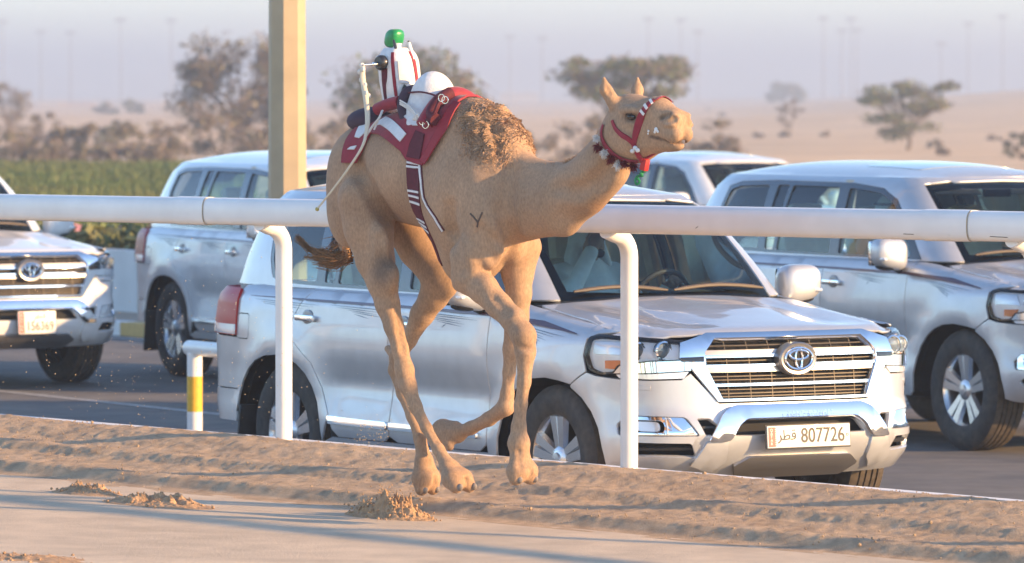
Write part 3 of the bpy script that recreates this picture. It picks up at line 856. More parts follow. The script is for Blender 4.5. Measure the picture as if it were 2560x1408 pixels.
    core_l = [F(0, .33), S(.47, .36)] + [S(x, z) for x, z in FA] + [S(-.55, .35), S(-2.33, .35)] + [S(x, z) for x, z in RA] + [S(-3.5, .40), S(-3.9, .45), B(.3, .45), B(.3, 1.15), S(-3.6, 1.19), S(-2, 1.20), S(-.6, 1.19), S(0, 1.11), S(.4, 1.06), F(.8, 1.03), F(0, 1.03)]
    D['core'] = panel_data(ring_low, core_l, off=-.062, rim=0, step=.15)
    # ---- pinstripes
    D['stripe'] = panel_data(ring_low, strip([S(-3.25, 1.158), S(-2.4, 1.153), S(-1.5, 1.148), S(-.6, 1.135), S(-.1, 1.105), S(.24, 1.062)], [.001, .006, .007, .009, .013, .002]), off=.0012, rim=0, step=.12)
    D['streaks'] = []
    rr = random.Random(4)
    for (a, b, n) in ((-3.2, -2.4, 6), (-2.3, -1.5, 5), (-1.4, -.65, 6), (-.5, .2, 7)):
        for i in range(n):
            x0 = a + (b - a) * (i * .08 + rr.random() * .1); x1 = b - (b - a) * (rr.random() * .25 + i * .07)
            zz = float(np.interp(x0, [-3.2, -.6, .2], [1.150, 1.128, 1.07])) - .010 * (i + 1)
            z1 = float(np.interp(x1, [-3.2, -.6, .2], [1.150, 1.128, 1.055])) - .013 * (i + 1) - .004
            D['streaks'].append(panel_data(ring_low, strip([S(x0, zz), S((x0 + x1) / 2, (zz + z1) / 2), S(x1, z1)], [.0006, .0032, .0004]), off=.0012, rim=0, step=.15))
    # ---- mouldings
    D['mould'] = panel_data(ring_low, rounded([S(-.70, .468), S(-.70, .498), S(-1.615, .505), S(-1.615, .468)], .008), off=.018, rim=.02, step=.08)
    D['mould2'] = panel_data(ring_low, rounded([S(-1.65, .468), S(-1.65, .505), S(-2.285, .512), S(-2.27, .470)], .008), off=.018, rim=.02, step=.08)
    # ---- hood
    ed = [tuple(ring_low(np.array([u]), ztop(np.array([np.interp(abs(u), LU, LREF[:, 0])])))[0][:2]) for u in np.linspace(S(-.31, 1.0)[0], 0, 40)]
    ed = [(x - .006, y - .005) for x, y in ed]
    full = ed + [(x, -y) for x, y in ed[::-1][1:]]
    D['hood'] = panel_data(cap_hood, full + [(-.295, -.75), (-.255, -.4), (-.245, 0), (-.255, .4), (-.295, .75)], off=.0, rim=.012, step=.05, center=(0, 0, .2))
    D['cowl'] = panel_data(cap_hood, [(-.36, -.83), (-.36, .83), (-.29, .80), (-.25, .4), (-.24, 0), (-.25, -.4), (-.29, -.80)], off=-.006, rim=0, step=.12, center=(0, 0, .2))
    # ---- greenhouse
    uA0 = float(np.interp(.735, GB[:48, 1], GU[:48])); uA1 = float(np.interp(.575, GT[:60, 1], GU[:60]))
    wsl = [(uA0, 1.215), (uA0 * .55 + uA1 * .45, 1.45), (uA1, 1.705), (uA1 * .6, 1.722)]
    ws = wsl + neg(wsl)[::-1] + [(-uA0 * .5, 1.208), (uA0 * .5, 1.208)]
    D['windshield'] = panel_data(ring_up, ws, off=-.006, rim=.01, step=.10)
    i0, i1 = uA0 - .045, uA1 - .04
    wi = [(i0, 1.262), (i0 * .55 + i1 * .45, 1.45), (i1, 1.668), (i1 * .6, 1.685)]
    wi = wi + neg(wi)[::-1] + [(-i0 * .5, 1.25), (i0 * .5, 1.25)]
    D['ws_frame'] = panel_data(ring_up, ws, [wi], off=-.0085, rim=0, step=.08)
    gap = .006
    fr = [(-.60, 1.222), (-.80, 1.425), (-1.05, 1.612), (-1.25, 1.685), (-1.62, 1.715), (-2.6, 1.722), (-3.08, 1.708), (-3.22, 1.675), (-3.245, 1.52), (-3.20, 1.36), (-3.13, 1.262), (-3.0, 1.236), (-2.5, 1.228), (-1.6, 1.224)]
    frp = [SG(*p) for p in fr]
    uR = GU[-1] - .62
    D['upper'] = panel_data(ring_up, [(uA0 + gap, 1.215), (uA0 * .55 + uA1 * .45 + gap, 1.45), (uA1 + gap, 1.715), (uA1 * .62, 1.735), (uA1 * .62, 1.7545), (uA1 * .9, 1.7545), (uA1 * 1.4, 1.7545)] + [(u, 1.7545) for u in np.linspace(uA1 * 2, uR, 14)] + [(uR, 1.5), (uR, 1.215)] +
                            [(u, 1.215) for u in np.linspace(uR, uA0 + gap, 12)[1:-1]], [frp], step=.07)
    uf = uA1 * .62
    D['header'] = panel_data(ring_up, [(uf, 1.728), (0, 1.736), (-uf, 1.728), (-uf, 1.7545), (uf, 1.7545)], step=.07)
    g1 = rounded([SG(-.72, 1.240), SG(-.86, 1.42), SG(-1.06, 1.578), SG(-1.26, 1.652), SG(-1.645, 1.682), SG(-1.575, 1.240)], .03)
    g2 = rounded([SG(-1.76, 1.684), SG(-2.36, 1.690), SG(-2.36, 1.247), SG(-1.685, 1.242)], .025)
    g3 = rounded([SG(-2.40, 1.690), SG(-2.555, 1.690), SG(-2.51, 1.250), SG(-2.40, 1.248)], .02)
    g4 = rounded([SG(-2.66, 1.688), SG(-3.05, 1.676), SG(-3.185, 1.648), SG(-3.205, 1.52), SG(-3.165, 1.37), SG(-3.105, 1.283), SG(-2.98, 1.257), SG(-2.60, 1.252)], .03)
    D['win_frame'] = panel_data(ring_up, frp, [g1, g2, g3, g4], off=-.002, rim=.014, step=.08)
    for k_, g in zip(('g1', 'g2', 'g3', 'g4'), (g1, g2, g3, g4)): D[k_] = panel_data(ring_up, g, off=-.012, rim=0, step=.10)
    D['rear_glass'] = panel_data(lambda u, z: (lambda p: np.stack([p[..., 0], p[..., 1] * np.where(np.asarray(u) > GU[-1], -1, 1), p[..., 2]], -1))(ring_up(np.where(np.asarray(u) > GU[-1], 2 * GU[-1] - np.asarray(u), u), z)),
                                 [(uR + .005, 1.22), (uR + .005, 1.70), (2 * GU[-1] - uR - .005, 1.70), (2 * GU[-1] - uR - .005, 1.22)], off=-.004, rim=.01, step=.12)
    us = np.linspace(0, GU[-1], 60)
    e2 = [tuple(p[:2]) for p in ring_up(us, np.full_like(us, GZ1 - .0005))]
    e2 = [(x, y * 1.0) for x, y in e2]
    D['roof'] = panel_data(cap_roof, e2 + [(x, -y) for x, y in e2[::-1][1:-1]], off=.0004, rim=.004, step=.06, center=(-2.2, 0, .5))
    D['headliner'] = panel_data(cap_roof, e2[3:-3] + [(x, -y) for x, y in e2[::-1][3:-3]], off=-.04, rim=0, step=.16, center=(-2.2, 0, .5))
    D['sunroof'] = panel_data(cap_roof, rounded([(-1.32, -.40), (-1.32, .40), (-1.95, .42), (-1.95, -.42)], .06), off=.004, rim=.006, step=.08, center=(-2.2, 0, .5))
car_data()

def tube_ring(mb, pts, r, n=6):
    """closed tube through 3-D points"""
    k = len(pts); P = [Vector(p) for p in pts]; v = []; f = []
    for i in range(k):
        t = (P[(i + 1) % k] - P[i - 1]).normalized(); a = Vector((1, 0, 0)) - t * t.x
        if a.length < .1: a = Vector((0, 0, 1)) - t * t.z
        a.normalize(); b = t.cross(a)
        for j in range(n):
            an = 2 * math.pi * j / n; v.append(P[i] + a * math.cos(an) * r + b * math.sin(an) * r)
    for i in range(k):
        for j in range(n): f.append((i * n + j, i * n + (j + 1) % n, ((i + 1) % k) * n + (j + 1) % n, ((i + 1) % k) * n + j))
    mb.add(v, f)

def make_wheel(parent, x, y, side):
    s = side   # +1 left, -1 right: outward direction of y
    prof = [(.235, -.115), (.262, -.128), (.32, -.134), (.365, -.124), (.388, -.105), (.394, -.08)]
    for g in (-.052, -.012, .028, .062):
        prof += [(.396, g - .008), (.386, g - .006), (.386, g + .002), (.396, g + .004)]
    prof += [(.394, .08), (.388, .105), (.365, .124), (.32, .134), (.262, .128), (.235, .115)]
    t = MB().lathe(prof, axis='Y', n=48)
    o = t.build('wheel', rubber, parent, angle=28)
    o.data.materials.append(tread_m)
    for p in o.data.polygons:
        c = p.center
        if math.hypot(c.x, c.z) > .383 and abs(c.y) < .104: p.material_index = 1
    o.location = (x, y, .394)
    if s < 0: o.rotation_euler = (0, 0, math.pi)
    rm = MB().lathe([(.238, -.10), (.228, -.09), (.215, .02), (.218, .085), (.236, .108), (.246, .118), (.252, .112), (.246, .104)], axis='Y', n=40)
    for k in range(5):
        a = 2 * math.pi * k / 5 + .3
        for e in (-1, 1):
            b0 = a + e * .30; b1 = a + e * .17
            d0 = Vector((math.cos(b0), 0, math.sin(b0))); d1 = Vector((math.cos(b1), 0, math.sin(b1)))
            tn = Vector((-math.sin(a), 0, math.cos(a)))
            i0 = d0 * .060; o0 = d1 * .228
            w0, w1 = .024, .038
            v = []
            for p, w_, yy in ((i0, w0, .098), (o0, w1, .112)):
                v += [p - tn * w_ + Vector((0, yy - .03, 0)), p + tn * w_ + Vector((0, yy - .03, 0)), p + tn * w_ * .72 + Vector((0, yy, 0)), p - tn * w_ * .72 + Vector((0, yy, 0))]
            rm.add(v, [(0, 1, 5, 4), (1, 2, 6, 5), (2, 3, 7, 6), (3, 0, 4, 7), (0, 3, 2, 1), (4, 5, 6, 7)])
    rm.lathe([(.075, .06), (.072, .095), (.055, .108), (.036, .112), (.034, .122), (.0001, .124)], axis='Y', n=20)
    r_ = rm.build('rim', rim_m, o)
    dk = MB().lathe([(.225, .01), (.10, .03), (.0001, .03)], axis='Y', n=28)
    dk.build('brake_disc', core_dark, o)
    return o

def make_plate(parent, kind):
    """number plate on the bumper"""
    if kind == 'long':
        W, Hh, c = .52, .114, Vector((.985, .0, .538))
    else:
        W, Hh, c = .33, .175, Vector((.985, .0, .530))
    rot = Matrix.Rotation(R(-4), 3, 'Y')
    p = MB().box((0, 0, 0), (.008, W, Hh), bev=.003).build('number_plate', plate_white, parent)
    p.matrix_local = Matrix.Translation(c) @ rot.to_4x4()
    # as seen from the front: left of the reader = -y (car's right)
    rw = .045
    v = [(.0052, -W / 2 + .006, -Hh / 2 + .006), (.0052, -W / 2 + rw, -Hh / 2 + .006)]
    k = 9; n_ = []
    for i in range(k):
        z0 = -Hh / 2 + .006 + (Hh - .012) * i / k; z1 = -Hh / 2 + .006 + (Hh - .012) * (i + .5) / k
        n_ += [(.0052, -W / 2 + rw, z0), (.0052, -W / 2 + rw + .012, z1)]
    n_.append((.0052, -W / 2 + rw, Hh / 2 - .006))
    v = [(.0052, -W / 2 + .006, -Hh / 2 + .006)] + n_ + [(.0052, -W / 2 + .006, Hh / 2 - .006)]
    mesh_obj('flag_band', v, [tuple(range(len(v)))], plate_red, p)
    def put(body, size, y, z, m, name='lettering', rotq=None, sx=1.0, bold=0.0):
        me = text_mesh(body, size, .0006, bold=bold); me.materials.clear(); me.materials.append(m)
        M = Matrix(((0, 0, 1), (1, 0, 0), (0, 1, 0)))       # text x -> car y, text y -> car z, normal -> +x
        if rotq is not None: M = M @ Matrix.Rotation(rotq, 3, 'Z')
        M = M @ Matrix.Diagonal((sx, 1, 1))
        me.transform(Matrix.Translation((.0056, y, z)) @ M.to_4x4())
        o = bpy.data.objects.new(name, me); link(o, p)
    qatar = '\ufeae\ufec4\ufed7'
    if kind == 'long':
        put('807726', .108, .088, .0, plate_black, sx=.86, bold=.0012)
        put(qatar, .075, -.137, .006, plate_black, bold=.0004)
        for i, ch in enumerate('QATAR'):
            put(ch, .021, -W / 2 + .024, Hh / 2 - .022 - i * .0175, plate_white)
        mb = MB(); tube_ring(mb, [(.0056, .242 + .007 * math.cos(a), .007 * math.sin(a)) for a in np.linspace(0, 2 * math.pi, 12, endpoint=False)], .0014)
        mb.build('stamp', plate_black, p)
    else:
        put('156369', .098, .024, -.030, plate_black, sx=.84, bold=.0008)
        put(qatar, .070, .024, .052, plate_black)
        for i, ch in enumerate('QATAR'):
            put(ch, .026, -W / 2 + .024, Hh / 2 - .03 - i * .0285, plate_white)
    MB().box((-.006, 0, 0), (.006, W + .014, Hh + .014), bev=.002).build('plate_holder', black_plastic, p)
    return p

def make_car(name, pm, plate=None):
    D = DATA
    car = empty(name)
    fe = both('fender', D['fender'], pm, car)
    for s, o in zip((1, -1), both('front_door', D['front_door'], pm, car)):
        mk_handle(o, -1.475, s)
    for s, o in zip((1, -1), both('rear_door', D['rear_door'], pm, car)):
        mk_handle(o, -2.535, s)
    both('sill', D['sill'], pm, car)
    both('quarter_panel', D['quarter'], pm, car); both('fuel_flap', D['fuel'], pm, car)
    panel('rear_bumper', D['rear_bumper'], pm, car); panel('tailgate', D['tailgate'], pm, car)
    for i, o in enumerate(both('tail_light', D['tail_light'], lamp_red, car)):
        panel('reverse_lamp', D['tail_white'], lamp_white, o, i == 1)
    fb = panel('front_bumper', D['front_bumper'], pm, car)
    g = panel('bumper_guard', D['guard'], chrome, car)
    me = text_mesh('LAND CRUISER', .036, .0014, spacing=1.25); me.materials.clear(); me.materials.append(chrome)
    me.transform(Matrix(((0, 0, 1, .968), (1, 0, 0, .03), (0, 1, 0, .657), (0, 0, 0, 1))))
    for v in me.vertices: v.co.x += -.10 * v.co.y ** 2 - (v.co.z - .657) * .35
    link(bpy.data.objects.new('lettering', me), g)
    both('guard_leg', D['guard_leg'], pm, car)
    panel('skid_plate', D['skid'], satin, car)
    for i, o in enumerate(both('fog_light', D['fog_lens'], lamp_white, car)):
        panel('fog_trim', D['fog_trim'], chrome, o, i == 1)
    both('vent_slat', D['vent_slat'], black_plastic, car); both('vent_slat', D['vent_slat2'], black_plastic, car)
    both('washer_cover', D['washer'], pm, car)
    # grille
    gr = panel('grille', D['grille_frame'], chrome, car)
    panel('grille_backing', D['grille_back'], core_dark, gr)
    both('grille_gap', D['grille_gap'], black_gloss, gr)
    panel('grille_bar', D['bar1'], satin, gr); panel('grille_bar', D['bar2'], satin, gr); panel('grille_bar', D['bar3'], chrome, gr)
    panel('chrome_line', D['bar1c'], chrome, gr); panel('chrome_line', D['bar2c'], chrome, gr)
    for d in D['wires']: panel('grille_wire', d, mat('grille_wire_dark', (.09, .075, .06), .5, .3), gr)
    x0 = .862; zc = .935
    MB().lathe([(.0001, x0 - .02), (.088, x0 - .02), (.087, x0 + .026), (.080, x0 + .034), (.066, x0 + .030)], (0, 0, zc), 'X', 36).wide(1.36).build('emblem_ring', satin, gr)
    MB().lathe([(.067, x0 + .029), (.0001, x0 + .029)], (0, 0, zc), 'X', 36).wide(1.36).build('emblem_disc', black_gloss, gr)
    mb = MB(); xx = x0 + .034; ts = np.linspace(0, 2 * math.pi, 40, endpoint=False)
    for (cz, ry, rz) in ((0, .084, .056), (.019, .058, .024), (.0, .021, .052)):
        tube_ring(mb, [(xx, ry * math.cos(t), zc + cz + rz * math.sin(t)) for t in ts], .0075)
    mb.build('emblem', chrome, gr)
    # lamps
    for s in (1, -1):
        mi = s < 0
        h = panel('headlight', D['headlight'], glass_clear, car, mi)
        panel('lamp_bucket', D['hl_bucket'], mat('lamp_chrome', (.84, .85, .86), .35, .05, coat=.8), h, mi)
        panel('lamp_seal', D['hl_seal'], black_gloss, h, mi)
        panel('turn_signal', D['hl_signal'], lamp_orange, h, mi)
        panel('reflector', D['hl_reflector'], lamp_white, h, mi)
        panel('chrome_strip', D['hl_chrome'], chrome, h, mi)
        panel('running_lamp', D['hl_drl'], lamp_white, h, mi)
        for yy, rr_ in ((.725, .040), (.83, .034)):
            px = float(ring_low(np.array([F(yy, .985)[0]]), np.array([.985]))[0, 0]) - .028
            MB().lathe([(rr_ + .012, -.012), (rr_ + .012, .012), (rr_ + .004, .018), (rr_, .010)], (px, s * yy, .985), 'X', 24).build('projector_ring', chrome, h)
            MB().ell((px + .004, s * yy, .985), (.016, rr_, rr_), 18, 10).build('projector', mat('projector_glass', (.16, .19, .20), .03, .2, coat=1.0), h)
    # body top
    panel('hood', D['hood'], pm, car); panel('cowl', D['cowl'], black_plastic, car)
    panel('roof', D['roof'], pm, car); panel('sunroof', D['sunroof'], mat('sunroof_glass', (.30, .33, .33), .08, .2, coat=1.0), car)
    panel('headliner', D['headliner'], beige, car)
    panel('roof_header', D['header'], pm, car)
    both('pillar_panel', D['upper'], pm, car)
    ws = panel('windshield', D['windshield'], glass_ws, car); panel('windshield_border', D['ws_frame'], black_gloss, ws)
    for i, o in enumerate(both('window_frame', D['win_frame'], mat('window_frame_black', (.030, .036, .044), .25, 0, coat=.6), car)):
        for k in ('g1', 'g2', 'g3', 'g4'): panel('side_window', D[k], glass_side, o, i == 1)
    panel('rear_window', D['rear_glass'], glass_side, car)
    both('body_shell', D['core'], core_dark, car)
    both('pinstripe', D['stripe'], decal, car)
    for d in D['streaks']: both('pinstripe', d, decal2, car)
    both('door_moulding', D['mould'], chrome, car); both('door_moulding', D['mould2'], chrome, car)
    # wheels, flaps, underside
    for x in (0.0, -2.85):
        for s in (1, -1): make_wheel(car, x, s * .81, s)
    for s in (1, -1):
        MB().box((-3.345, s * .83, .36), (.02, .30, .34), rot=Euler((0, R(8), 0)), bev=.006).build('mud_flap', black_plastic, car)
        for cx in (-.01, -2.885):      # inner wheel arch
            pr = arch(cx, .53, .50, .36)
            v = [(x, s * .90, z) for x, z in pr] + [(x, s * .52, z) for x, z in pr]; k = len(pr)
            f = [(i, i + 1, k + i + 1, k + i) for i in range(k - 1)] + [tuple(range(k, 2 * k))]
            mesh_obj('wheel_liner', v, f, core_dark, car)
    MB().box((-1.5, 0, .42), (4.4, 1.0, .20), bev=.03).box((-1.43, 0, .36), (1.7, 1.5, .10), bev=.02).box((0, 0, .36), (.10, 1.3, .10), bev=.02).box((-2.85, 0, .39), (.12, 1.4, .12), bev=.03).build('chassis', core_dark, car)
    # mirrors
    for s in (1, -1):
        mb = MB().ell((0, 0, 0), (1, 1, 1), 24, 16)
        for i, v in enumerate(mb.v):
            x, y, z = [math.copysign(abs(c_) ** .62, c_) for c_ in v]
            yo = y * s
            mb.v[i] = (max(x * .085 * (1 - .18 * yo), -.06), y * .125, z * (.105 - .012 * yo) + .012 * yo)
        mo = mb.build('mirror', pm, car); mo.location = (-.66, s * 1.075, 1.265); mo.rotation_euler = (0, 0, s * R(-8))
        MB().box((-.058, 0, 0), (.035, .225, .165), bev=.015).build('mirror_glass', mat('mirror_silver', (.5, .52, .55), .03, 1.0), mo)
        MB().box((.052, s * .075, -.035), (.040, .085, .018), rot=Euler((0, 0, s * R(-28))), bev=.006).build('mirror_signal', lamp_white, mo)
        MB().ell((-.005, s * -.01, -.085), (.066, .105, .028), 16, 8).build('mirror_base', black_plastic, mo)
        MB().tube([(-.02, s * -.09, -.09), (-.05, s * -.20, -.115)], [.035, .045], 8).build('mirror_arm', black_plastic, mo)
    # wipers
    for y0, y1 in ((-.60, -.02), (.02, .64)):
        pts = []
        for t in np.linspace(0, 1, 9):
            y = y0 + (y1 - y0) * t; u = float(np.interp(abs(y), GB[:60, 1], GU[:60])) * (1 if y >= 0 else -1)
            z = 1.245 + .022 * math.sin(t * math.pi)
            p = ring_up(np.array([u]), np.array([z]))[0]; pts.append((p[0] + .014, p[1], p[2] + .012))
        MB().tube(pts, [.006] + [.011] * 7 + [.006], 6).build('wiper', mat('wiper_dusty', (.10, .075, .055), .6), car)
    # cabin
    MB().box((-.62, 0, 1.10), (.42, 1.5, .20), bev=.06).box((-.70, .36, 1.20), (.20, .40, .08), bev=.035).build('dashboard', grey_trim, car)
    mb = MB(); tube_ring(mb, [(-.98 + .07 * math.sin(t), .37 + .185 * math.cos(t), 1.16 + .175 * math.sin(t)) for t in np.linspace(0, 2 * math.pi, 28, endpoint=False)], .015, 8)
    mb.tube([(-.99, .37 - .17, 1.16), (-.99, .37 + .17, 1.16)], .014, 6).tube([(-.99, .37, 1.16), (-.80, .37, 1.08)], .03, 8)
    mb.build('steering_wheel', mat('steering_leather', (.06, .045, .035), .45), car)
    for x in (-1.55, -2.45):
        for y in (-.37, .37):
            mb = MB().box((x, y, .80), (.52, .50, .16), bev=.06).box((x - .27, y, 1.10), (.15, .48, .58), rot=Euler((0, R(-12), 0)), bev=.06).box((x - .35, y, 1.46), (.10, .27, .18), rot=Euler((0, R(-8), 0)), bev=.045).tube([(x - .33, y - .06, 1.35), (x - .34, y - .06, 1.42)], .008, 6).tube([(x - .33, y + .06, 1.35), (x - .34, y + .06, 1.42)], .008, 6)
            mb.build('seat', beige, car)
    for s in (1, -1):
        MB().box((-1.05, s * .30, 1.675), (.16, .36, .014), rot=Euler((0, R(24), 0)), bev=.006).build('sun_visor', beige, car)
        MB().tube(catmull([(-.64, s * .70, 1.36), (-.69, s * .655, 1.39), (-.79, s * .63, 1.47), (-.86, s * .645, 1.53)], 4), .016, 6).build('grab_handle', beige, car)
        MB().box((-1.70, s * .76, 1.45), (.09, .05, .58), rot=Euler((s * R(15), 0, 0)), bev=.015).build('pillar_trim', beige, car)
    MB().box((-.98, 0, 1.66), (.03, .22, .075), bev=.012).build('cabin_mirror', black_plastic, car)
    if plate: make_plate(car, plate)
    return car
def mk_handle(door, x, s):
    y = float(ring_low(np.array([S(x, 1.05)[0]]), np.array([1.05]))[0, 1])
    MB().box((x, s * (y + .022), 1.052), (.205, .022, .034), bev=.010).tube([(x - .085, s * (y - .01), 1.052), (x - .085, s * (y + .018), 1.052)], .014, 8).tube([(x + .085, s * (y - .01), 1.052), (x + .085, s * (y + .018), 1.052)], .014, 8).build('handle', chrome, door)
    MB().ell((x, s * (y + .001), 1.052), (.062, .004, .048), 20, 8).build('handle_cup', mat('handle_recess', (.22, .23, .25), .3, .6), door)

def place_car(c, X, Y, th, z=0.0, zs=1.0):
    # heading (sin th, -cos th)
    c.location = (X, Y, z); c.rotation_euler = (0, 0, math.atan2(-math.cos(th), math.sin(th)))
    c.scale = (1, 1, zs)
CAR_A = make_car('off_road_wagon', paint_silver, 'long')
tag(CAR_A, 'silver off-road wagon with chrome grille and white long number plate, directly behind the camel', 'car', 'off-road wagons on the road')
place_car(CAR_A, 1.019, 29.84, .555)
CAR_B = copy_tree(CAR_A)
for ch in list(CAR_B.children):
    if ch.name.startswith('number_plate'):
        for g_ in list(ch.children): bpy.data.objects.remove(g_)
        bpy.data.objects.remove(ch)
place_car(CAR_B, 3.731, 36.726, .51)
tag(CAR_B, 'silver off-road wagon without visible plate, standing behind the wagon with the long plate', 'car')
CAR_C = make_car('off_road_wagon', paint_white, 'square')
place_car(CAR_C, -4.246, 44.562, .573)
tag(CAR_C, 'white off-road wagon with square number plate driving beside the green field', 'car', 'off-road wagons on the road')
CAR_E = copy_tree(CAR_C)
for ch in list(CAR_E.children):
    if ch.name.startswith('number_plate'):
        for g_ in list(ch.children): bpy.data.objects.remove(g_)
        bpy.data.objects.remove(ch)
place_car(CAR_E, 3.1, 62.0, .53, 0.0, .90)
tag(CAR_E, 'white wagon seen only by its roof and windscreen behind the camel head', 'car')
CAR_D = copy_tree(CAR_E)
place_car(CAR_D, -.694, 43.768, .455)
tag(CAR_D, 'pale off-road wagon partly hidden by the lamp pole, its rear wheel showing', 'car')
# ================================================================== vegetation and the far desert
leaf_g = mat('acacia_leaf', (.13, .155, .062), .8, var=.35, vscale=1.2)
leaf_d = mat('dusty_leaf', (.165, .15, .095), .85, var=.3, vscale=1.0)
twig_m = mat('dry_twigs', (.20, .15, .115), .9, var=.25, vscale=1.0)
bark_m = mat('bark', (.13, .095, .07), .9, var=.25, vscale=4, bump=.6, bscale=20)
def cards(c, r, size, g, n):
    """n random quads inside an ellipsoid"""
    d = g.normal(size=(n, 3)); d /= np.linalg.norm(d, axis=1)[:, None]
    p = d * (g.random((n, 1)) ** .45) * np.array(r) + np.array(c)
    a = g.normal(size=(n, 3)); a /= np.linalg.norm(a, axis=1)[:, None]
    b = np.cross(a, g.normal(size=(n, 3))); b /= np.linalg.norm(b, axis=1)[:, None]
    s = size * (.5 + g.random((n, 1)))
    return p, a * s, b * s * .55
def quads(parts):
    P = np.concatenate([q[0] for q in parts]); A = np.concatenate([q[1] for q in parts]); Bv = np.concatenate([q[2] for q in parts])
    V = np.stack([P - A - Bv, P + A - Bv, P + A + Bv, P - A + Bv], 1).reshape(-1, 3)
    F_ = np.arange(len(P) * 4).reshape(-1, 4)
    return V, F_
def tree(name, px, py, l, r, t, b, label, cat='tree', leafy=.6, flat=.0, clumps=26, per=90, D=None, group='trees in the desert', seed=1, leaf=leaf_g, card=.13):
    D = D or CAMH * FPX / (py - HOR)
    base = at_height(px, py, 0.0) if D is None else at_depth(px, py, D); base.z = max(base.z, -.05) if D < 300 else base.z
    k = D / FPX; cx = (((l + r) / 2) - px) * k; wid = (r - l) / 2 * k; top = (py - t) * k; bot = (py - b) * k
    g = np.random.default_rng(seed); rr_ = random.Random(seed)
    root = empty(name, base); tag(root, label, cat, group)
    sc_ = wid / 3.2
    cl = []
    for i in range(clumps):
        a = rr_.uniform(0, 2 * math.pi); q = rr_.random() ** .36
        z = bot + (top - bot) * (rr_.random() ** (.45 if flat else .8))
        zf = (z - bot) / (top - bot)
        shape = (.55 + .45 * zf) if flat else math.sqrt(max(.08, 1 - (zf * 1.15 - .35) ** 2 / .85))
        x = cx + wid * .86 * q * math.cos(a) * shape; y = wid * .8 * q * math.sin(a) * shape
        cl.append((Vector((x, y, z)), wid * rr_.uniform(.14, .27)))
    # trunk and limbs
    mb = MB(); fork = Vector((cx * .15, 0, bot * .55 + .15 * top))
    mb.tube([Vector((0, 0, -.1)), fork * .5 + Vector((.06 * wid, 0, 0)), fork], [.10 * sc_ + .03, .08 * sc_ + .02, .065 * sc_ + .02], 7)
    for c, rad in cl[::2]:
        mid = (fork + c) / 2 + Vector((rr_.uniform(-.1, .1) * wid, rr_.uniform(-.1, .1) * wid, .08 * wid))
        mb.tube([fork, mid, c], [.045 * sc_ + .012, .03 * sc_ + .008, .012], 5)
    mb.build('trunk', bark_m, root)
    lp = []; tp = []
    for c, rad in cl:
        n = int(per * rr_.uniform(.6, 1.3)); nl = int(n * leafy * rr_.uniform(.5, 1.4)) + 1; nt_ = int(n * 1.15 * (1 - leafy * .5)) + 1
        e = (rad * 1.25, rad * 1.25, rad * (.45 if flat else .8))
        lp.append(cards(c, e, card * (.6 + .5 * sc_) * .5, g, nl))
        P_, A_, B_ = cards(c, (e[0] * 1.1, e[1] * 1.1, e[2] * 1.2), card * (.6 + .5 * sc_) * .95, g, nt_); tp.append((P_, A_, B_ * .16))
    V, F_ = quads(tp); mesh_obj('twigs', V, F_, twig_m, root)['kind'] = 'stuff'
    V, F_ = quads(lp); mesh_obj('crown', V, F_, leaf, root)['kind'] = 'stuff'
    return root
tree('acacia_tree', 600, 402, 425, 795, 105, 372, 'large half-bare thorn tree standing behind the lamp pole', leafy=.40, clumps=46, per=150, seed=2, leaf=leaf_d)
tree('acacia_tree', 985, 402, 790, 1240, 140, 345, 'broad grey-green thorn tree behind the robot jockey', leafy=.55, clumps=44, per=140, seed=3)
tree('acacia_tree', 1560, 396, 1355, 1755, 158, 325, 'flat-topped acacia tree behind the head of the camel', leafy=.6, flat=1, clumps=46, per=110, seed=4)
tree('acacia_tree', 2268, 374, 2122, 2398, 214, 345, 'spreading green acacia tree standing alone on the open desert', leafy=.75, flat=1, clumps=34, per=110, seed=5)
tree('acacia_tree', 1962, 264, 1905, 2018, 214, 258, 'small dome-shaped tree on the hazy horizon', leafy=.7, clumps=16, per=60, seed=6, D=1000, card=.5)
tree('desert_bush', 25, 345, -60, 95, 215, 335, 'tall brown bush beside the far cream building', 'bush', .25, clumps=26, per=100, seed=7, group='desert bushes', leaf=leaf_d)
tree('desert_bush', 112, 372, 55, 170, 288, 368, 'round brown bush above the green field', 'bush', .25, clumps=20, per=90, seed=8, group='desert bushes', leaf=leaf_d)
tree('desert_bush', 292, 378, 225, 356, 308, 372, 'dark wide bush above the sand rubble', 'bush', .45, clumps=20, per=90, seed=9, group='desert bushes')
tree('desert_bush', 1975, 334, 1935, 2015, 248, 330, 'pale dry bush below the dome-shaped horizon tree', 'bush', .15, clumps=14, per=60, seed=10, group='desert bushes', leaf=leaf_d)
tree('desert_bush', 2552, 398, 2505, 2600, 335, 395, 'low green bush on open sand with no tree beside it', 'bush', .5, clumps=14, per=70, seed=11, group='desert bushes')
tree('desert_bush', 330, 288, 300, 360, 250, 282, 'grey-green round bush in front of the far cream wall', 'bush', .7, clumps=12, per=60, seed=12, group='desert bushes', D=700, card=.4)
tree('desert_bush', 262, 290, 230, 296, 262, 288, 'flat grey-green bush near the far cream wall', 'bush', .7, clumps=10, per=50, seed=13, group='desert bushes', D=700, card=.4)
r_ = random.Random(21)
SB = []
for i in range(9):
    px = 10 + i * 52 + r_.uniform(-18, 18); py = 425 + r_.uniform(-8, 4); hgt = r_.uniform(55, 100); wd = r_.uniform(55, 95)
    tree('scrub_bush', px, py, px - wd, px + wd, py - hgt, py - 8, 'grey-green scrub bush in the row behind the green field', 'bush', .5, clumps=14, per=70, seed=30 + i, group='scrub row behind the field', leaf=leaf_d)
